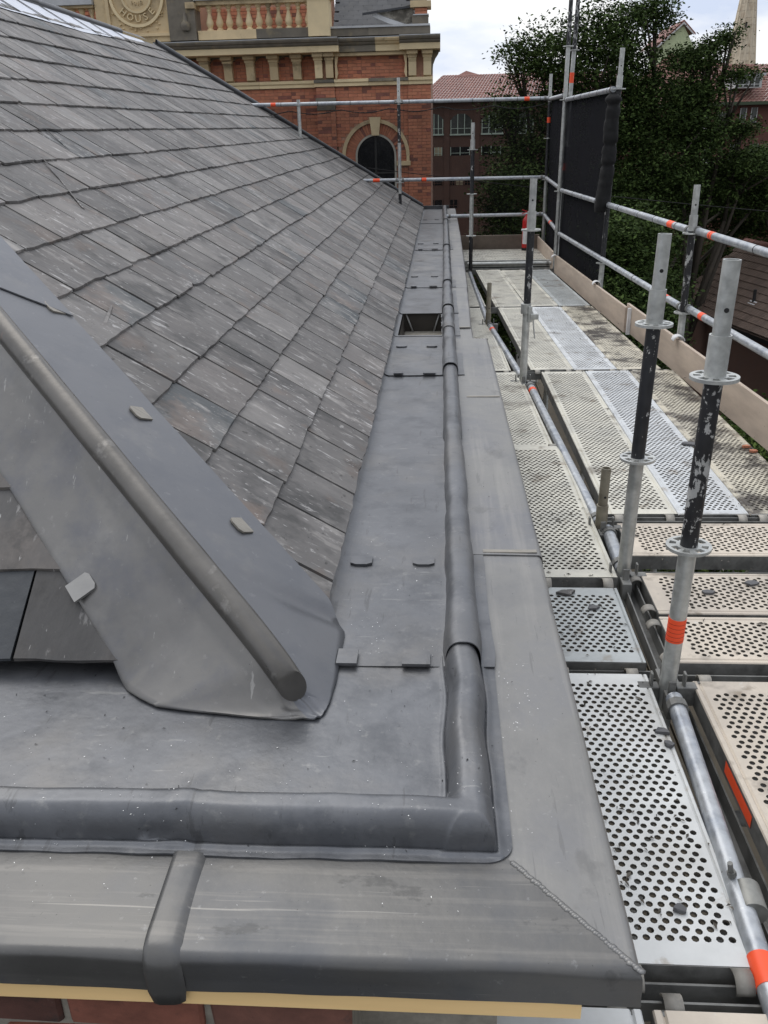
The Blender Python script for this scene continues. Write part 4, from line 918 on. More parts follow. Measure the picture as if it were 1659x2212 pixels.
for (x,y,z,lb) in [(1.665,6.10,.195,'white wrapped bracket on the toe board below the near outer pole'),(1.545,8.78,.175,'white wrapped bracket on the toe board below the net pole'),(1.42,11.1,.15,'white wrapped bracket at the foot of the corner pair')]:
    V=[];F=[]
    for i in range(13):
        a=math.pi*i/12
        for j,(dy) in enumerate((-.035,-.012,.012,.035)): V.append((x-.0+.035*math.cos(a)*(1+.1*nse(i,dy*40)),y+dy+.006*nse(i*.5,j),z-.018+.032*math.sin(a)))
    for i in range(12):
        for j in range(3): F.append((i*4+j,(i+1)*4+j,(i+1)*4+j+1,i*4+j+1))
    o=mesh('bracket_wrap',V,F,WHITE,None,True); sm=o.modifiers.new('s','SOLIDIFY'); sm.thickness=.006; tag(o,lb,'bracket',GC)
# netting
def sheet(name,pts,m,label,nu=16,nv=12,sag=.02,parent=None):
    P=[Vector(p) for p in pts]; V=[];F=[]; n=(P[1]-P[0]).cross(P[3]-P[0]).normalized()
    for j in range(nv+1):
        for i in range(nu+1):
            u,v=i/nu,j/nv; p=(P[0]*(1-u)+P[1]*u)*(1-v)+(P[3]*(1-u)+P[2]*u)*v; V.append(p+n*(sag*nse(u*4,v*3,len(name))+ .3*sag*nse(u*13,v*2)))
    for j in range(nv):
        for i in range(nu): a=j*(nu+1)+i; F.append((a,a+1,a+nu+2,a+nu+1))
    o=mesh(name,V,F,m,None,True); tag(o,label,'debris net'); return o
sheet('debris_net',[(RX_(11.3)+.03,11.3,1.90),(RX_(8.85)+.03,8.85,1.885),(RX_(8.85)+.05,8.85,-.2),(RX_(11.3)+.03,11.3,-.4)],NETH,'dense black debris net filling the tall bay at the corner pair of poles')
sheet('debris_net',[(-3.6,13.36,2.0),(1.52,13.36,1.99),(1.52,13.36,-.6),(-3.6,13.36,-.6)],NETL,'thin see-through debris net hung across the far end of the scaffold',sag=.03)
sheet('debris_net',[(1.55,13.3,1.97),(1.50,11.45,1.93),(1.50,11.45,-.4),(1.55,13.3,-.4)],NETH,'dense strip of net on the short far corner bay')
# rolled edge of the net
V=[];F=[];K=20;path=[]
for i in range(46):
    t=i/45; z=1.86-1.02*t; y=8.71
    rr_=.066+.014*nse(t*7,1)+.008*nse(t*26,2)
    if abs(t-.10)<.015 or abs(t-.43)<.012 or abs(t-.60)<.012: rr_*=.75
    if t<.04: rr_*=t/.04*.6+.4
    if t>.96: rr_*=.8
    path.append((1.560+.008*nse(t*5)+.014*math.sin(3*t)-.045*t*t,y,z,rr_))
for (x,y,z,r) in path:
    for k in range(K):
        a=2*math.pi*k/K; q=1+.16*nse(math.cos(a)*1.5,math.sin(a)*1.5,z*9); V.append((x+r*q*math.cos(a),y+r*q*math.sin(a),z))
for i in range(len(path)-1):
    for k in range(K): F.append((i*K+k,i*K+(k+1)%K,(i+1)*K+(k+1)%K,(i+1)*K+k))
F.append(tuple(range(K))); F.append(tuple(range((len(path)-1)*K,len(path)*K)))
tag(mesh('rolled_net',V,F,BLKNET,None,True),'thick roll of black net tied down the near edge of the tall bay','rolled net')
# extinguisher
ex=thing('fire_extinguisher','red fire extinguisher with a white label standing by the far toe board','fire extinguisher',(1.255,13.12,-.01))
shade_auto(MB().lathe((1.255,13.12,-.01),[(0,.04),(.058,.04),(.062,.06),(.062,.40),(.055,.44),(.03,.475),(.018,.49),(.018,.51),(0,.51)],20).build('cylinder',REDP,ex),50)
shade_auto(MB().lathe((1.255,13.12,-.01),[(0,0),(.063,0),(.063,.045),(0,.045)],20).build('base_ring',FELT,ex))
mb=MB()
for k in range(10):
    a0=math.radians(-150+k*9);a1=math.radians(-150+(k+1)*9)
    mb.add([(1.255+.0635*math.cos(a),13.12+.0635*math.sin(a),z) for a,z in ((a0,.09),(a1,.09),(a1,.30),(a0,.30))],[(0,1,2,3)])
mb.build('label',WHITE,ex)
mb=MB(); mb.obox((1.225,13.12,.52),(1,0,.35),.045,(0,1,0),.01,(0,0,1),.006); mb.obox((1.225,13.12,.545),(1,0,-.3),.045,(0,1,0),.01,(0,0,1),.006); mb.build('handle',REDP,ex)
mb=MB(); pp=[(1.28,13.1,.49),(1.325,13.08,.47),(1.335,13.07,.36),(1.325,13.07,.2)]
for a,b in zip(pp[:-1],pp[1:]): mb.tube(a,b,.009,10)
mb.build('hose',FELT,ex,True)
# debris on the deck
chip=mat('slate_chip',(.10,.10,.105),.6,0,.2,20.)
def fragment(x,y,s,label,z=.003,m=chip):
    random.seed(int(x*1000)); n=6; P=[]
    for i in range(n):
        a=2*math.pi*i/n+random.uniform(-.3,.3); r=s*random.uniform(.5,1); P.append((x+r*math.cos(a)*1.4,y+r*math.sin(a)))
    V=[(a,b,z+random.uniform(.004,.010)) for a,b in P]+[(a,b,z-.002) for a,b in P]
    o=mesh('slate_chip',V,[tuple(range(n))]+[(i,n+i,n+(i+1)%n,(i+1)%n) for i in range(n)],m); tag(o,label,'slate chip','broken slate chips on the deck')
fragment(.455,2.74,.028,'pointed slate chip at the far end of the short dark plank',m=SLATE)
fragment(.531,2.63,.022,'dark slate chip in the middle of the short dark plank')
fragment(.95,2.75,.024,'slate chip on the middle crosswise plank beyond the near pole')
fragment(1.13,2.82,.022,'slate chip near the right edge of the photo on a crosswise plank')
fragment(.612,1.955,.017,'grey slate chip at the edge of the nearest inner plank')
fragment(.613,1.90,.013,'small slate chip just nearer than the grey one at the plank edge')
fragment(.507,1.36,.013,'small dark square slate chip near the end of the nearest inner plank')
fragment(1.309,4.373,.035,'slate chip on the seam left of the near toe board',z=.004)
db=MB(); random.seed(21)
for i in range(1100):
    q=random.random()
    if q<.4: y=random.uniform(3.5,8.4); x=(1.33 if random.random()<.5 else 1.58)-.035*(y-4.5)+random.gauss(0,.07)
    elif q<.6: x=random.uniform(.8,1.8); y=random.uniform(2.3,3.35)
    elif q<.8: x=random.uniform(.34,.63); y=random.uniform(1.3,4.2)
    else: y=random.uniform(3.5,11); x=random.uniform(.75,1.6)-.04*(y-4)
    s=random.uniform(.0015,.006)*(1.8 if random.random()<.07 else 1); a=random.uniform(0,6.3); c_,s_=math.cos(a),math.sin(a)
    z=.002+(.012 if x<.65 and y>2.84 else 0)
    db.add([(x-c_*s*1.6,y-s_*s*1.6,z),(x+s_*s*.6,y-c_*s*.6,z+.003),(x+c_*s*1.6,y+s_*s*1.6,z+.001),(x-s_*s*.6,y+c_*s*.6,z+.004)],[(0,1,2,3)])
tag(db.build('deck_dirt',mat('dirt_bits',(.10,.09,.075),.9,island=True,rand=.5)),'twigs, grit and slate crumbs strewn over the deck planks','debris',kind='stuff')
for i,(x,y) in enumerate([(1.605,4.256),(1.59,4.33)]):
    fragment(x,y,.02,['orange brick crumb by the toe board','smaller orange brick crumb beyond the first by the toe board'][i],m=BRICK)
# cables
def cable(pts,r,label):
    mb=MB()
    for a,b in zip(pts[:-1],pts[1:]): mb.tube(a,b,r,6)
    o=mb.build('cable',FELT if r>.004 else STEELD,None,True); tag(o,label,'cable')
P=[]
for i in range(21):
    t=i/20; P.append((-1.2+(12+1.2)*t,15.5-1.5*t,1.10-1.25*t-.5*math.sin(math.pi*t)*.3))
cable(P,.006,'thin cable sagging across in front of the dark trees')
# ================================================================== FAR BRICK BUILDING (tower end and balustraded wing)
fb=thing('brick_hall','red brick and sandstone hall with balustrade, bracketed cornice and arched window','building',(-3,22,GZ))
YT=22.0; YM=22.18
mb=MB(); mb.box(-2.40,-.215,YT+.07,YT+6,GZ,3.4); mb.box(-2.86,-2.43,YT+.03,YT+1,GZ,3.4); mb.box(-.735,-.205,YT+.03,YT+6,GZ,3.4); mb.box(-14,-2.4,YM+.06,YT+6,GZ,3.45)
mb.build('wall_core',MORTARF,fb)
BM={}
def bmesh_brick(w,h,d,m=BRICK):
    k=(round(w,3),round(h,3),round(d,3))
    if k not in BM:
        me=bpy.data.meshes.new('brick'); v=MB().box(-w/2,w/2,-d/2,d/2,-h/2,h/2); me.from_pydata(v.V,[],v.F); me.materials.append(m); BM[k]=me
    return BM[k]
bl=[]
def courses(x0,x1,z0,z1,y,hole=None,cs=.0705):
    r=0; z=z1-cs/2
    while z>z0:
        x=x0; k=r%2; first=True
        while x<x1-.01:
            w=.212 if k%2==0 else .105
            if first and r%2: w=.105*1.5 if False else .105
            w=min(w,x1-x)
            cx=x+w/2
            if w>.03 and not(hole and hole(cx,z,w)): bl.append((cx,y,z,round(w-.008,3),cs-.009))
            x+=w; k+=1; first=False
        z-=cs; r+=1
def arch_hole(cx,z,w):
    if z<.95: return abs(cx+1.51)<.44+w/2*.6
    if z<1.19: return abs(cx+1.51)<.80+w/2*.3
    return math.hypot(cx+1.51,z-1.19)<.79+w*.3
courses(-2.43,-.735,-.2,2.68,YT+.065,arch_hole)
courses(-2.43,-.72,2.84,3.30,YT+.065)
courses(-2.86,-2.43,-.2,2.20,YT+.025); courses(-2.86,-2.43,2.45,2.68,YT+.025)
courses(-.735,-.205,-.2,2.68,YT+.025); courses(-.60,-.44,2.85,3.36,YT+.065)
courses(-7.6,-2.86,.6,2.68,YM+.055); courses(-7.6,-2.86,2.84,3.36,YM+.055)
courses(-5.36,-2.92,3.88,4.45,YM+.75)
courses(-10,-7.9,4.25,4.7,YM+.75)
bl.sort(key=lambda b:(b[0]+1.2)**2+(b[2]-2.2)**2)
rb=MB()
for i,(x,y,z,w,h) in enumerate(bl):
    y+=random.uniform(-.002,.002)
    if i<300:
        o=bpy.data.objects.new('brick',bmesh_brick(w,h,.02)); C.objects.link(o); o.location=(x,y,z); attach(o,fb)
    else: rb.box(x-w/2,x+w/2,y-.01,y+.01,z-h/2,z+h/2)
rb.build('brick',BRICK,fb,kind='stuff')
def stone(x0,x1,y0,y1,z0,z1,m=STONE,name='stone',bev=.004):
    o=MB().box(x0,x1,y0,y1,z0,z1).build(name,m,fb); 
    if bev: bevel(o,bev,1)
    return o
# string course
for a,b,m in ((-8,-5.6,STONE),(-5.6,-4.2,STONEL),(-4.2,-2.9,STONEL),(-2.9,-2.43,STONE),(-2.43,-1.63,STONEL),(-1.63,-.72,STONE),(-.72,-.16,STONEL)):
    yf=YT-.03 if a>-2.95 else YM-.03
    stone(a,b-.004,yf,YT+.3,2.695,2.775,m,'string_course'); stone(a,b-.004,yf-.035,YT+.3,2.776,2.842,STONED if m is STONE else m,'string_course')
# cornice : frieze, ovolo, corona, lead top; breaks forward over brackets
def cornice(a,b,yf,m1,m2):
    stone(a,b,yf,YT+.5,3.375,3.50,m1,'frieze'); 
    mb=MB(); pr=[(0,3.50),(-.03,3.515),(-.05,3.535),(-.06,3.56),(-.10,3.575),(-.125,3.615),(-.125,3.64),(.6,3.66),(.6,3.5)]
    V=[];F=[]
    for x in (a,b):
        for dy,z in pr: V.append((x,yf+dy,z))
    n=len(pr); F=[tuple(range(n)),tuple(range(2*n-1,n-1,-1))]+[(i,n+i,n+(i+1)%n,(i+1)%n) for i in range(n)]
    mb.add(V,F); mb.build('cornice',m2,fb)
    MB().add([(a,yf-.13,3.640),(b,yf-.13,3.640),(b,yf-.13,3.655),(a,yf-.13,3.655),(a,YT+.3,3.70),(b,YT+.3,3.70)],[(0,1,2,3),(3,2,5,4)]).build('lead_covering',LEADW,fb)
MB().box(-14,-2.5,YM+.76,YM+1.2,3.5,5.2).build('wall_core',MORTARF,fb)
MB().add([(-2.42,22.14,3.8),(-.3,22.14,3.8),(-.3,23.9,5.5),(-2.42,23.9,5.5)],[(0,1,2,3)]).build('roof_deck',DARKSL,fb)
cornice(-9,-6.0,21.62,STONE,STONED); cornice(-6.,-4.4,21.62,STONEL,STONED); cornice(-4.4,-2.27,21.62,STONEL,STONED)
cornice(-2.27,-1.45,21.80,STONED,STONED); cornice(-1.45,-.90,21.80,STONEL,STONE); cornice(-.90,.007,21.62,STONEL,STONED)
stone(-2.4,-.7,21.86,22.1,3.30,3.37,STONE,'bed_mould')
# brackets
def bracket(cx,w,y0,z0=2.845,z1=3.37,side=0):
    pr=[(.0,z0),(-.10,z0+.03),(-.12,z0+.16),(-.13,z0+.30),(-.17,z0+.36),(-.19,z0+.42),(-.25,z0+.45),(-.29,z1-.02),(-.29,z1),(.1,z1),(.1,z0)]
    V=[]
    for x in (cx-w/2,cx+w/2):
        for dy,z in pr: V.append((x,y0+dy,z))
    n=len(pr); F=[tuple(range(n)),tuple(range(2*n-1,n-1,-1))]+[(i,n+i,n+(i+1)%n,(i+1)%n) for i in range(n)]
    MB().add(V,F).build('bracket',STONEL if random.random()<.5 else STONE,fb)
    stone(cx-w/2-.035,cx+w/2+.035,y0-.30,y0,z1-.075,z1-.0005,STONE,'bracket_cap'); stone(cx-w/2-.018,cx+w/2+.018,y0-.2,y0,z1-.14,z1-.076,STONE,'bracket_cap')
for x in (-8.1,-7.56,-7.03,-6.5,-5.97,-5.44,-4.90,-4.38,-3.83,-3.29): bracket(x,.19,YM)
# arched heads between brackets on the long wing
for x in (-5.71,-5.17,-4.64,-4.11,-3.56,-3.04):
    V=[];F=[];k=10; hw=.175
    for i in range(k+1):
        a=math.pi*i/k; V+= [(x-hw*math.cos(a),YM-.02,3.20+.15*math.sin(a)),(x-hw*math.cos(a)*1.0,YM-.02,3.372)]
    F=[(2*i,2*i+2,2*i+3,2*i+1) for i in range(k)]; n=len(V); V+=[(a,b+.07,c) for a,b,c in V]; F+=[(2*i,n+2*i,n+2*i+2,2*i+2) for i in range(k)]
    mesh('arch_head',V,F,STONED,fb)
bracket(-2.77,.17,YT+.02); bracket(-2.52,.17,YT+.02); bracket(-.625,.175,YT+.02); bracket(-.285,.175,YT+.02)
for sx,xx in ((1,-2.36),(-1,-.78)):
    V=[];pr=[(0,2.85),(.06*sx,2.95),(.02*sx,3.12),(.08*sx,3.28),(.12*sx,3.36),(-.06*sx,3.36),(-.06*sx,2.85)]
    for y in (YT-.10,YT+.06):
        for dx,z in pr: V.append((xx-sx*.0+dx*(.5),y,z))
    n=len(pr); mesh('scroll_bracket',V,[tuple(range(n)),tuple(range(2*n-1,n-1,-1))]+[(i,n+i,n+(i+1)%n,(i+1)%n) for i in range(n)],STONE,fb)
# right return profile of the end brackets
V=[];pr=[(0,2.85),(.03,2.9),(.05,3.1),(.10,3.22),(.16,3.30),(.19,3.37),(-.1,3.37),(-.1,2.85)]
for y in (YT+.05,YT+.22):
    for dx,z in pr: V.append((-.205+dx,y,z))
n=len(pr); mesh('bracket',V,[tuple(range(n)),tuple(range(2*n-1,n-1,-1))]+[(i,n+i,n+(i+1)%n,(i+1)%n) for i in range(n)],STONED,fb)
# pilaster capital
stone(-2.88,-2.41,YT-.04,YT+.1,2.37,2.46,STONED,'pilaster_capital'); stone(-2.86,-2.43,YT-.015,YT+.1,2.20,2.369,STONED,'pilaster_capital')
# arched window
cx,cz=-1.51,1.19
def ring(r0,r1,a0,a1,y0,y1,m,name,k=24,parent=fb):
    V=[];F=[]
    for i in range(k+1):
        a=a0+(a1-a0)*i/k
        for r,y in ((r0,y0),(r1,y0),(r1,y1),(r0,y1)): V.append((cx+r*math.cos(a),y,cz+r*math.sin(a)))
    for i in range(k):
        for j in range(4): F.append((i*4+j,(i+1)*4+j,(i+1)*4+(j+1)%4,i*4+(j+1)%4))
    F+=[(0,1,2,3),(k*4+3,k*4+2,k*4+1,k*4)]
    return mesh(name,V,F,m,parent)
ring(.72,.80,0,math.pi,YT-.02,YT+.1,STONE,'hood_mould')
# brick voussoirs of the arch
for i in range(34):
    a=math.pi*(i+.5)/34
    if abs(a-math.pi/2)<.10: continue
    a0,a1=math.pi*(i+.06)/34,math.pi*(i+.94)/34
    o=ring(.49,.715,a0,a1,YT+.03,YT+.1,BRICK,'brick',2)
ring(.44,.485,0,math.pi,YT+.0,YT+.2,mat('pale_arch_trim',(.42,.40,.34),.7),'arch_trim')
for s in (-1,1):
    xa,xb=(cx+.44,cx+.485) if s>0 else (cx-.485,cx-.44); stone(xa,xb,YT,YT+.2,-.2,cz,mat('jamb',(.42,.40,.34),.7),'jamb_trim',0)
    xa,xb=(cx+.49,cx+.82) if s>0 else (cx-.82,cx-.49); stone(xa,xb,YT-.03,YT+.1,.97,1.07,STONE,'impost')
    xa,xb=(cx+.725,cx+.795) if s>0 else (cx-.795,cx-.725); stone(xa,xb,YT-.02,YT+.1,1.071,cz,STONE,'hood_leg',0)
    xa,xb=(cx+.49,cx+.72) if s>0 else (cx-.72,cx-.49)
    for k in range(2):
        o=MB().box(xa,xb,YT+.03,YT+.1,1.075+k*.06,1.075+k*.06+.052).build('brick',BRICK,fb)
k_=MB().add([(cx-.085,YT-.06,cz+.45),(cx+.085,YT-.06,cz+.45),(cx+.13,YT-.08,cz+.84),(cx-.13,YT-.08,cz+.84),(cx-.085,YT+.1,cz+.45),(cx+.085,YT+.1,cz+.45),(cx+.13,YT+.1,cz+.84),(cx-.13,YT+.1,cz+.84)],[(0,1,2,3),(4,7,6,5),(0,3,7,4),(1,5,6,2),(3,2,6,7),(0,4,5,1)]); k_.build('keystone',STONEL,fb)
wn_=MB(); V=[(cx-.44,YT+.065,-.2),(cx+.44,YT+.065,-.2)]+[(cx+.44*math.cos(math.pi*i/20),YT+.065,cz+.44*math.sin(math.pi*i/20)) for i in range(21)]
wo=mesh('window',V,[tuple(range(len(V)))],GLASSD,fb)
MB().box(cx-.03,cx+.02,YT+.04,YT+.06,-.2,cz+.42).build('mullion',mat('dim_frame',(.02,.02,.018),.6),wo)
MB().box(cx-.43,cx+.43,YT+.045,YT+.06,.80,.83).build('mullion',mat('dim_frame2',(.03,.03,.028),.6),wo)
# balustrade
stone(-5.42,-4.1,21.66,22.0,3.69,3.875,STONE,'plinth'); stone(-4.1,-2.9,21.66,22.0,3.69,3.875,STONED,'plinth')
stone(-5.42,-2.9,21.66,22.0,4.37,4.455,STONE,'handrail'); stone(-5.5,-2.82,21.60,22.06,4.456,4.52,LEADW,'handrail_lead')
for k in range(11):
    x=-5.16+k*.2235
    shade_auto(MB().lathe((x,21.8,3.876),[(.075,0),(.075,.03),(.045,.05),(.075,.11),(.085,.16),(.06,.24),(.036,.33),(.034,.37),(.055,.39),(.055,.40),(.04,.42),(.065,.455),(.075,.47),(.075,.494)],12).build('baluster',STONE if k%4 else STONEL,fb),50)
stone(-2.92,-2.44,21.58,22.1,3.69,4.42,STONEL,'pedestal'); stone(-2.98,-2.38,21.54,22.14,4.421,4.47,STONE,'pedestal_cap'); stone(-2.95,-2.41,21.56,22.12,4.471,4.72,STONEL,'pedestal_cap')
# dirty pier with ball relief between panel and balusters
stone(-6.05,-5.44,21.60,22.1,3.69,4.9,STONED,'pier'); stone(-5.62,-5.42,21.52,22.1,4.30,4.42,STONE,'pier_cap')
shade_auto(MB().lathe((-5.66,21.58,3.88),[(0,-.02),(.08,0),(.11,.08),(.10,.14),(.05,.2),(.03,.34),(0,.36)],14).build('urn_relief',STONED,fb))
# left parapet remains
stone(-7.72,-6.06,21.70,22.1,3.69,5.2,STONE,'panel_wall')
for a,b,c,d in ((-7.46,-6.0,3.80,3.86),(-7.46,-7.38,3.861,5.2),(-6.08,-6.0,3.861,5.2)): stone(a,b,21.64,21.70,c,d,STONE,'panel_frame')
# round date panel: rings and carved letters
ec=(-6.74,4.60)
def disc(r0,r1,y0,y1,m,name,k=48):
    V=[];F=[]
    for i in range(k):
        a=2*math.pi*i/k
        for r,y in ((r0,y0),(r1,y0),(r1,y1),(r0,y1)): V.append((ec[0]+r*math.cos(a),y,ec[1]+r*math.sin(a)))
    for i in range(k):
        j=(i+1)%k
        for q in range(4): F.append((i*4+q,j*4+q,j*4+(q+1)%4,i*4+(q+1)%4))
    return mesh(name,V,F,m,fb)
disc(.56,.62,21.64,21.69,STONEL,'medallion_rim'); disc(.30,.345,21.64,21.69,STONEL,'medallion_rim'); disc(0.001,.30,21.672,21.69,STONE,'medallion_disc'); disc(.346,.559,21.685,21.692,STONE,'medallion_band')
def letter(ch,x,z,size,rot,m=STONEL,y=21.655):
    cu=bpy.data.curves.new('letter','FONT'); cu.body=ch; cu.size=size; cu.extrude=.02; cu.align_x='CENTER'; cu.align_y='CENTER'; cu.resolution_u=2
    tmp=bpy.data.objects.new('tmp',cu); C.objects.link(tmp); dg=bpy.context.evaluated_depsgraph_get(); me=bpy.data.meshes.new_from_object(tmp.evaluated_get(dg)); bpy.data.objects.remove(tmp)
    o=bpy.data.objects.new('letter',me); C.objects.link(o); me.materials.clear(); me.materials.append(m)
    o.location=(x,y,z); o.rotation_euler=Matrix.Rotation(rot,4,'Y').to_3x3().to_4x4().to_euler() ; o.matrix_basis=Matrix.Translation((x,y,z))@Matrix.Rotation(rot,4,'Y')@Matrix.Rotation(math.pi/2,4,'X'); attach(o,fb)
for ch,deg in zip('HOUSE',(-46,-23,0,23,46)):
    a=math.radians(-90+deg); letter(ch,ec[0]+.452*math.cos(a),ec[1]+.452*math.sin(a),.20,-math.radians(deg))
letter('F',ec[0]-.455,ec[1]+.02,.2,math.radians(85)); letter('E',ec[0]+.455,ec[1]+.02,.2,-math.radians(85))
for ch,dx in zip('1918',(-.105,-.035,.035,.105)): letter(ch,ec[0]+dx,ec[1]-.16+.5*dx*dx*4,.12,0,STONE,21.665)
mb=MB(); random.seed(5)
for sx in (-1,1):
    for k in range(26):
        a=random.uniform(0,1.57); r=random.uniform(.64,.80); x=ec[0]+sx*r*math.cos(a)*.88; z=ec[1]-r*math.sin(a)
        if abs(x-ec[0])>.58 or z<3.9: continue
        mb.lathe((x,21.675,z),[(0,-.02),(.03,0),(0,.02)],6)
mb.build('scroll_relief',STONEL,fb,kind='stuff')
# low roof behind the parapet, coping and chimney stub
stone(-2.44,-1.6,21.80,22.1,3.69,3.845,STONED,'parapet'); stone(-1.6,-.218,21.80,22.1,3.69,3.845,STONED,'parapet')
for k in range(5): stone(-2.44+k*.444,-2.0+k*.444,21.77,22.12,3.846,3.885,LEADW,'coping_lead',0)
stone(-.62,-.26,21.80,22.2,3.886,4.05,STONED,'block'); stone(-.60,-.25,21.78,22.2,4.051,4.075,LEADW,'coping_lead',0)
for k in range(2): stone(-.56,-.286,21.9,22.3,4.08+k*.066,4.138+k*.066,BRICK,'brick',0)
stone(-.66,-.20,21.84,22.4,4.215,4.34,STONE,'chimney_cap'); stone(-.60,-.3,21.9,22.4,4.341,4.9,STONED,'chimney')
rs=thing
cnt=0
for j in range(9):
    for i in range(9):
        x=-2.42+i*.22+(.11 if j%2 else 0); z=3.86+j*.105; y=22.12+j*.11
        if x>-.62-.12*j*.3: continue
        o=MB().add([(x,y,z),(x+.214,y,z),(x+.214,y+.18,z+.17),(x,y+.18,z+.17),(x,y+.004,z-.012),(x+.214,y+.004,z-.012)],[(0,1,2,3),(4,5,1,0)]).build('roof_slate',DARKSL,fb)
MB().add([(-1.55,22.02,4.10),(-1.45,22.02,4.13),(-.72,22.0,3.89),(-.9,21.98,3.885),(-1.15,21.99,3.93)],[(0,1,2,3,4)]).build('valley_flashing',LEADW,fb)
MB().add([(-1.42,22.01,4.14),(-1.1,22.01,4.17),(-.62,22.01,4.30),(-.55,22.0,3.98),(-.72,22.0,3.90)],[(0,1,2,3,4)]).build('mossy_verge',mat('mossy_mortar',(.13,.12,.10),.9,0,.4,6.,col2=(.3,.28,.24),col2_amt=.7,col2_scale=3.),fb)
MB().obox((-1.15,21.98,4.19),(.97,0,.1),.6,(0,1,0),.04,(0,0,1),.02).build('barge_board',DARKSL,fb)
# left side pieces behind our ridge
stone(-9.3,-7.75,21.66,22.1,4.40,4.455,STONE,'handrail'); stone(-9.2,-7.74,21.60,22.1,4.456,4.62,LEADW,'handrail_lead'); stone(-9.2,-7.72,21.66,22,3.69,3.9,STONE,'plinth')
for k in range(6): shade_auto(MB().lathe((-8.95+k*.2235,21.8,3.9),[(.075,0),(.045,.05),(.085,.16),(.036,.33),(.055,.39),(.075,.47),(.075,.494)],10).build('baluster',STONE,fb),50)
# ================================================================== DISTANT BRICK BUILDINGS
def window(par,x0,x1,z0,z1,y,kind='rect',bars=2,fm=FRAMEG,gm=GLASSG,sill=True,ft=.05):
    w=MB()
    if kind=='arch':
        k=10; r=(x1-x0)/2; V=[(x0,y,z0),(x1,y,z0)]+[(x0+r+r*math.cos(math.pi*i/k),y,z1-r*.75+r*.75*math.sin(math.pi*i/k)) for i in range(k+1)]; o=mesh('window',V,[tuple(range(len(V)))],gm,par)
    else: o=mesh('window',[(x0,y,z0),(x1,y,z0),(x1,y,z1),(x0,y,z1)],[(0,1,2,3)],gm,par)
    f=MB(); yy=y-.04
    for i in range(bars+2):
        x=x0+(x1-x0-ft)*i/(bars+1); zt_=z1-(0 if kind=='rect' else (.75*(x1-x0)/2)*(1-math.sqrt(max(0,1-((x+ft/2-(x0+x1)/2)/((x1-x0)/2))**2)))); f.box(x,x+ft,yy,y-.005,z0,zt_)
    f.box(x0,x1,yy+.002,y-.006,z0+(z1-z0)*.25,z0+(z1-z0)*.25+ft*.7)
    f.build('frame',fm,o)
    if sill: MB().box(x0-.04,x1+.04,y-.10,y,z0-.09,z0).build('sill',fm,o)
    return o
def tile_roof(par,P,nu,nv,m,name='roof_tile',over=.06):
    # P: 4 corners eaves-left, eaves-right, ridge-right, ridge-left; each tile a raised, lapped quad
    P=[Vector(p) for p in P]; mb=MB(); n=(P[1]-P[0]).cross(P[3]-P[0]).normalized()
    if n.z<0:n=-n
    def Q(u,v): return (P[0]*(1-u)+P[1]*u)*(1-v)+(P[3]*(1-u)+P[2]*u)*v
    for j in range(nv):
        for i in range(nu):
            a,b,c,d=Q(i/nu,j/nv),Q((i+.94)/nu,j/nv),Q((i+.94)/nu,(j+1)/nv),Q(i/nu,(j+1)/nv); mid=(a+b)/2+n*over*1.5; mt_=(c+d)/2+n*over*.6
            lo=[a+n*over*.5,mid,b+n*over*.5,c,mt_,d]; dn=[a-n*over*.3,b-n*over*.3]
            mb.add(lo+dn,[(0,1,4,5),(1,2,3,4),(6,7,2,1,0)])
    return mb.build(name,m,par,kind='stuff')
bb=thing('brick_office','brown brick building with a hipped red tile roof far behind the netting','building',(4,60,GZ))
MB().box(-1.5,12,60,70,GZ,3.8).build('wall',BRICKB,bb)
for i in range(14): MB().box(.27+i*1.9,.62+i*1.9,59.93,60,GZ,3.7).build('pier',BRICKB,bb) if i<6 else None
tile_roof(bb,[(-1.3,59.6,3.85),(11.5,59.6,3.85),(11.5,63.5,5.40),(.25,63.5,5.42)],62,14,TILER,over=.035)
tile_roof(bb,[(-1.9,66,3.85),(-1.3,59.6,3.85),(.25,63.5,5.42),(.2,64,5.42)],14,14,TILER,over=.035)
MB().add([(.9,64,5.3),(1.75,64.5,5.72),(3.1,64,5.3),(1.75,68,5.72)],[(0,2,1),(0,1,3),(1,2,3)]).build('roof_peak',TILER,bb)
MB().box(-1.5,12,59.5,60,3.72,3.86).build('gutter',mat('dark_gutter',(.03,.035,.03),.5),bb)
window(bb,-.95,.21,1.87,3.04,59.99,'arch',3); window(bb,.68,2.02,1.85,3.02,59.99,'arch',2); window(bb,2.65,3.99,1.85,3.02,59.99,'arch',2); window(bb,4.6,5.9,1.85,3.02,59.99,'arch',2)
for x0,g in ((-1.0,GLASSL),(-.35,GLASSL),(.68,GLASSD),(2.65,GLASSD)):
    window(bb,x0,x0+(.5 if g is GLASSL else 1.25),.58,1.08,59.99,'rect',1,FRAMEG,g,False,.04)
for x0,x1,g in ((-.9,.2,GLASSD),(.64,1.0,GLASSD),(1.02,1.55,GLASSL),(1.6,2.0,GLASSD)): window(bb,x0,x1,-1.2,-.72,59.99,'rect',1,FRAMEW if 0 else BRICKB,g,False,.04)
for x0,x1,g in ((-.9,.2,GLASSD),(.64,1.2,GLASSD)): window(bb,x0,x1,-2.6,-2.1,59.99,'rect',1,BRICKB,g,False,.04)
b2=thing('brick_block','dark red brick block with a dormer and barred arched windows behind the right hand tree','building',(16,50,GZ))
MB().box(11.5,26,50,62,GZ,2.95).build('wall',BRICKB2,b2)
MB().box(11.3,26,49.5,50,2.80,2.95).build('gutter',mat('green_gutter',(.04,.06,.03),.6),b2)
tile_roof(b2,[(11.0,49.6,2.92),(26,49.6,2.92),(26,54,4.75),(15.9,54,4.95)],66,16,TILER,over=.04)
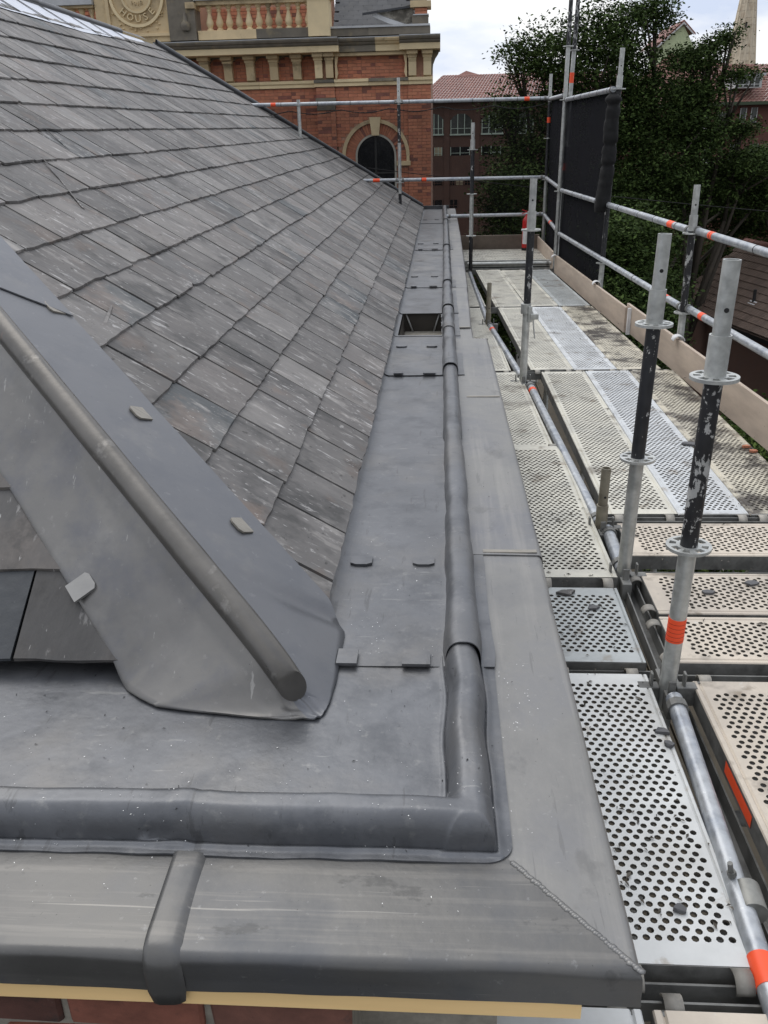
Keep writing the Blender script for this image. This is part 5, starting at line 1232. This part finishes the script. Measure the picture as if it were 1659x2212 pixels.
tile_roof(b2,[(10,60,2.92),(11.0,49.6,2.92),(15.9,54,4.95),(13.6,58,5.9)],30,16,TILER,over=.04)
dr=MB(); dr.box(14.95,16.28,49.6,53,3.58,4.12); dr.build('dormer',FRAMEW,b2); w_=window(b2,15.05,16.19,3.62,4.05,49.59,'rect',3,FRAMEW,GLASSG,False,.04)
MB().box(14.82,16.4,49.45,53,4.12,4.24).build('dormer_roof',LEADW,b2)
for x0 in (12.3,13.25,14.30): window(b2,x0,x0+.60,1.78,2.5,49.99,'arch',1,FRAMEW,GLASSG,True,.03)
for x0 in (15.5,16.05): window(b2,x0,x0+.32,1.95,2.68,49.99,'rect',0,FRAMEW,GLASSG,False,.03)
for x0 in (13.9,15.2,16.2): window(b2,x0,x0+.45,.1,.95,49.99,'rect',1,FRAMEW,GLASSG,True,.03)
gb=thing('green_gabled_house','pale green rendered gable with a red roof edge peeping over the trees','house',(17,70,GZ))
V=[(15.6,70,6.2),(18.6,70,6.2),(17.0,70,8.72),(15.6,78,6.2),(18.6,78,6.2),(17.0,78,8.72)]
mesh('wall',[(15.7,70,GZ),(18.4,70,GZ),(18.4,70,6.4),(17.02,70,8.60),(15.7,70,7.5),(15.7,74,GZ),(18.4,74,GZ),(18.4,74,6.4),(17.02,74,8.6),(15.7,74,7.5)],[(0,1,2,3,4),(1,6,7,2),(5,0,4,9)],GREENW,gb)
MB().add([(15.2,69.8,7.28),(17.02,69.8,8.85),(17.02,76,8.85),(15.2,76,7.28),(15.2,69.8,7.16),(17.02,69.8,8.70)],[(0,1,2,3),(0,4,5,1)]).build('roof',TILER,gb); MB().add([(17.02,69.8,8.85),(17.9,69.8,8.0),(17.9,76,8.0),(17.02,76,8.85),(17.02,69.8,8.7),(17.9,69.8,7.87)],[(0,1,2,3),(0,4,5,1)]).build('roof',TILER,gb)
MB().add([(15.3,69.78,7.22),(17.02,69.78,8.72),(17.8,69.78,7.98),(17.8,69.78,7.85),(17.02,69.78,8.58),(15.3,69.78,7.08)],[(0,1,4,5),(1,2,3,4)]).build('barge_board',FRAMEW,gb)
# church spire with masonry courses
sp=thing('church_spire','tall tapering pale stone church spire against the sky','spire',(37,122,GZ))
zb_,zt_=8.0,25.; n=8; cxs,cys=36.95,121.5; seg=22; mb=MB(); random.seed(9)
def rad(z): return 1.62*(zt_-z)/(zt_-9.6)
for j in range(seg):
    z0=zb_+(zt_-zb_)*j/seg; z1=zb_+(zt_-zb_)*(j+1)/seg-.03
    for k in range(n):
        a0=2*math.pi*(k+.5)/n;a1=2*math.pi*(k+1.5)/n; st_=3
        for q in range(st_):
            f0,f1=q/st_,(q+.97)/st_
            def pp(a,b,f,z):
                r=rad(z)+random.uniform(0,.01); xa,ya=math.cos(a)*r,math.sin(a)*r; xb,yb=math.cos(b)*r,math.sin(b)*r; return (cxs+xa+(xb-xa)*f,cys+ya+(yb-ya)*f,z)
            mb.add([pp(a0,a1,f0,z0),pp(a0,a1,f1,z0),pp(a0,a1,f1,z1),pp(a0,a1,f0,z1)],[(0,1,2,3)])
mb.build('masonry',SPIREM,sp,kind='stuff')
mb=MB()
for k in range(n):
    a=2*math.pi*(k+.5)/n; mb.tube((cxs+math.cos(a)*(rad(zb_)),cys+math.sin(a)*(rad(zb_)),zb_),(cxs,cys,zt_),.12,6,.03)
mb.build('rib',SPIREM,sp); MB().box(cxs-2.6,cxs+2.6,cys-2.6,cys+2.6,GZ,7.9).build('tower',SPIREM,sp); MB().lathe((cxs,cys,7.9),[(2.4,0),(1.7,.1),(0,16)],8).build('core',SPIREM,sp)
MB().box(cxs-.35,cxs-.22,cys-1.42,cys-1.2,13.1,13.6).build('slit_window',GLASSD,sp)
# brown tiled house low right
bh=thing('tiled_house','low house with a brown concrete tile roof and red ridge down beside the trees','house',(9,29,GZ))
a0=Vector((8.62,30.605,-4.0)); ed=Vector((.189,-.982,0)); hd_=Vector((.982,.189,0)); th=math.radians(38); upv=hd_*math.cos(th)+Vector((0,0,1))*math.sin(th); nn=ed.cross(upv).normalized(); 
if nn.z<0: nn=-nn
def RP(u,v,h=0): return a0+ed*u+upv*v+nn*h
mesh('roof_deck',[RP(-1.5,-.1,-.05),RP(9.5,-.1,-.05),RP(9.5,3.15,-.05),RP(-1.3,3.15,-.05)],[(0,1,2,3)],TILEBR,bh)
cnt=0; tm={}
tw_,tg=.30,.27
me=bpy.data.meshes.new('roof_tile'); V=[];prf=[(0,0),(.03,.02),(.10,.02),(.13,.0),(.17,.0),(.20,.02),(.26,.02),(.292,0)]
for v,h in ((0,.035),(.30,.008)):
    for x,z in prf: V.append((x,v,z+h))
n=len(prf); V+=[(x,0,-.0) for x,_ in prf]
me.from_pydata(V,[],[(i,i+1,n+i+1,n+i) for i in range(n-1)]+[(i,2*n+i,2*n+i+1,i+1) for i in range(n-1)]); me.materials.append(TILEBR)
for j in range(12):
    for i in range(36):
        u=-1.45+i*tw_+(.15 if j%2 else 0); 
        if cnt>=300 and False: break
        p=RP(u,j*tg-.05,.0); 
        if u>6.8: continue
        o=bpy.data.objects.new('roof_tile',me); C.objects.link(o); Mx=Matrix(((ed.x,upv.x,nn.x,p.x),(ed.y,upv.y,nn.y,p.y),(ed.z,upv.z,nn.z,p.z),(0,0,0,1)))
        if ed.cross(upv).dot(nn)<0:
            p=RP(u+.292,j*tg-.05,.0); Mx=Matrix(((-ed.x,upv.x,nn.x,p.x),(-ed.y,upv.y,nn.y,p.y),(-ed.z,upv.z,nn.z,p.z),(0,0,0,1)))
        o.parent=bh; o.matrix_parent_inverse=Matrix.Translation(bh.location).inverted(); o.matrix_basis=Mx; cnt+=1
for k in range(22):
    q=RP(-1.35+k*.36,3.16,.02); r=RP(-1.35+k*.36+.35,3.16,.02); shade_auto(MB().tube(q,r,.11,10,.12).build('ridge_tile',TILER,bh))
wl=MB(); wl.add([RP(-1.3,.25,-.12),RP(9,.25,-.12),RP(9,.25,-.12)+Vector((0,0,-5)),RP(-1.3,.25,-.12)+Vector((0,0,-5)),RP(-1.3,3.1,-.15),RP(-1.3,3.1,-.1)+Vector((0,0,-7))],[(0,1,2,3),(0,3,5,4)]); wl.build('wall',BRICKB,bh)
fs=MB(); fs.add([RP(-1.45,-.1,-.02),RP(9.5,-.1,-.02),RP(9.5,-.1,-.25),RP(-1.45,-.1,-.25)],[(0,1,2,3)]); fs.build('gutter',FELT,bh)
q=RP(2.75,.95,.03); mb=MB(); mb.tube(q,q+Vector((0,0,.38)),.05,10); mb.build('vent_pipe',FELT,bh); mb=MB(); mb.obox(q,ed,.2,upv,.02,nn,.02); mb.obox(q+ed*.03-upv*.1,ed,.2,upv,.015,nn,.02); mb.build('vent_flashing',WHITE,bh)
# ================================================================== TREES
def tree(name,label,x,y,H,blobs,nleaf,ls,m,seed,trunk=.25,group='trees behind the scaffold'):
    r=np.random.default_rng(seed); t=thing(name,label,'tree',(x,y,GZ),group)
    mb=MB(); rr=random.Random(seed)
    mb.tube((x,y,GZ),(x+.2,y,GZ+H*.45),trunk,10,trunk*.6)
    base=Vector((x+.2,y,GZ+H*.42)); lim=[]
    for (bx,by,bz,bw,bd,bh_) in blobs:
        tip=Vector((bx,by,bz)); mid=base.lerp(tip,.5)+Vector((rr.uniform(-.4,.4),rr.uniform(-.4,.4),rr.uniform(-.3,.5)))
        mb.tube(base+Vector((0,0,rr.uniform(-2,0))),mid,trunk*.4,8,trunk*.25); mb.tube(mid,tip,trunk*.25,7,.03)
        for k in range(4):
            e_=tip+Vector((rr.uniform(-1,1)*bw,rr.uniform(-1,1)*bd,rr.uniform(-.8,1)*bh_))*.85; mb.tube(mid.lerp(tip,.6),e_,.05,5,.012)
    mb.build('trunk',BARK,t,True)
    vol=np.array([b[3]*b[4]*b[5] for b in blobs]); pr=vol**.8/np.sum(vol**.8)
    ncl=nleaf//34; bi=r.choice(len(blobs),ncl,p=pr); B=np.array(blobs)[bi]
    d=r.normal(size=(ncl,3)); d/=np.linalg.norm(d,axis=1)[:,None]; rad_=r.uniform(.15,1.12,ncl)**.6
    cc=B[:,:3]+d*rad_[:,None]*B[:,3:6]*(1+.18*np.sin(d[:,:1]*7+d[:,2:3]*5))
    per=34; cl=np.repeat(cc,per,0)+r.normal(size=(ncl*per,3))*np.array([.20,.20,.10])*1.0
    n=len(cl); a=r.normal(size=(n,3)); a[:,2]*=.5; a/=np.linalg.norm(a,axis=1)[:,None]; b=np.cross(a,r.normal(size=(n,3))*[.6,.6,1.4]); b/=np.linalg.norm(b,axis=1)[:,None]
    s=ls*r.uniform(.6,1.3,n)[:,None]
    V=np.stack([cl-a*s*.6,cl+b*s*.30,cl+a*s*.6,cl-b*s*.30],1).reshape(-1,3)
    me=bpy.data.meshes.new('crown'); me.vertices.add(len(V)); me.vertices.foreach_set('co',V.ravel()); me.loops.add(4*n); me.loops.foreach_set('vertex_index',np.arange(4*n)); me.polygons.add(n); me.polygons.foreach_set('loop_start',np.arange(0,4*n,4)); me.polygons.foreach_set('loop_total',np.full(n,4)); me.update(); me.validate()
    me.materials.append(m); o=bpy.data.objects.new('crown',me); C.objects.link(o); attach(o,t); return t
tree('broadleaf_tree','tall dark broadleaf tree directly behind the corner pair of poles',3.6,28,13,[(3.3,28,3.5,.85,1.2,1.2),(2.35,27.8,3.5,.62,.9,.85),(1.95,28,2.2,.55,1,.7),(4.5,28,3.9,.95,1.2,1.2),(4.3,28.5,2.1,1.7,1.6,1.3),(2.8,28,.9,1.3,1.4,1.2),(4.8,28,-.3,1.7,1.5,1.5),(3.4,28,-1.9,1.9,1.8,1.6),(5.4,28,-3.6,1.9,2,1.8),(6.9,30,-1.4,1.2,1.2,1.0)],100000,.095,LEAF,1)
tree('broadleaf_tree','broad dark tree whose tall crown rises left of the green gable',5.9,29,13,[(5.4,29,4.3,.75,1.,.9),(6.25,29,4.75,.6,.9,.6),(5.9,29,3.1,1.1,1.2,.8),(6.3,29,1.9,1.2,1.4,1.0),(6.6,29,.5,1.6,1.6,1.3),(6.9,34,-1.6,2.,1.8,1.8),(9.3,36,-.6,2.4,1.6,1.3),(12.,36,-.4,2.,1.5,1.1)],90000,.095,LEAF,2)
tree('broadleaf_tree','wide tree with a loose feathery branch reaching towards the church spire',8.2,30,12,[(7.75,30,3.55,.75,1,.45),(8.65,30,4.15,.35,.5,.28),(8.2,30,3.9,.4,.5,.25),(7.8,30,2.6,1.0,1.3,.6),(9.15,30,3.15,.55,.8,.18),(8.0,30,1.5,1.2,1.4,.7),(9.4,30,1.6,.5,.8,.25),(9.8,30,.6,1.1,1.2,.5),(8.7,31,-.2,1.6,1.7,.8),(10.8,31,-.3,1.3,1.3,.7)],60000,.09,LEAF,3)
tree('broadleaf_tree','lower dark tree filling the space right of the black net',5.2,22,9,[(4.4,22,-1.1,1.1,1.3,1.0),(3.8,21,-2.8,1.5,1.4,1.5),(4.6,21.5,-3.9,1.2,1.5,1.6),(5.0,22,-2.4,.8,1.2,.9)],80000,.09,LEAF,4)
tree('broadleaf_tree','small brighter tree low at the left, seen through the thin net',2.1,26,8,[(1.9,26,-.2,.9,1.2,1.1),(2.4,26,-1.8,1.3,1.4,1.4),(1.6,26,-3.4,1.3,1.4,1.5)],34000,.09,LEAF,5)
tree('broadleaf_tree','leafy tree at the right edge of the photo above the brown roof',11.3,31,10,[(11.6,34,.5,.9,1,.6),(12.4,34,-.3,1.2,1.2,.7),(12.9,33,1.3,.6,.8,.4)],24000,.09,LEAF,6)
tree('broadleaf_tree','dark mass of a tree filling the gap behind the brown tiled house',9.,38,9,[(8.2,38,-1.8,1.6,1.3,1.4),(10.4,38,-1.2,1.8,1.3,1.3),(12.8,38,-1.6,1.8,1.3,1.3),(14.6,38,-.8,1.5,1.3,1.2),(8.4,37,-4.,1.8,1.3,1.6),(6.8,36,-3.2,1.6,1.3,1.8),(7.6,35,-5.6,1.9,1.3,1.5),(9.6,38,-5.0,2.0,1.2,1.6),(6.2,33,-5.4,1.4,1.3,1.6),(12.,40,-3.6,2.2,1.2,1.4)],120000,.11,LEAF,8)
tree('garden_shrub','green shrub growing under the eaves of the brown tiled house',6.6,19.5,4,[(6.3,20.5,-5.4,1.1,1.1,.9),(7.4,19.5,-4.8,.7,.8,.6),(5.6,18,-5.6,1.1,1.1,1.),(6.4,16.5,-5.2,.8,.9,.9),(6.5,17.5,-4.5,.55,.7,.5),(4.6,14.5,-5.2,1.2,1.2,1.1)],26000,.10,LEAF2,7,.1,'shrubs')
P=[]
for i in range(61):
    t=i/60; P.append((1.45-5.*t,13.30,1.93-.05*abs(math.sin(t*math.pi*7))))
cable(P,.0065,'dark laced hem cord of the thin net sagging below the far top rail')
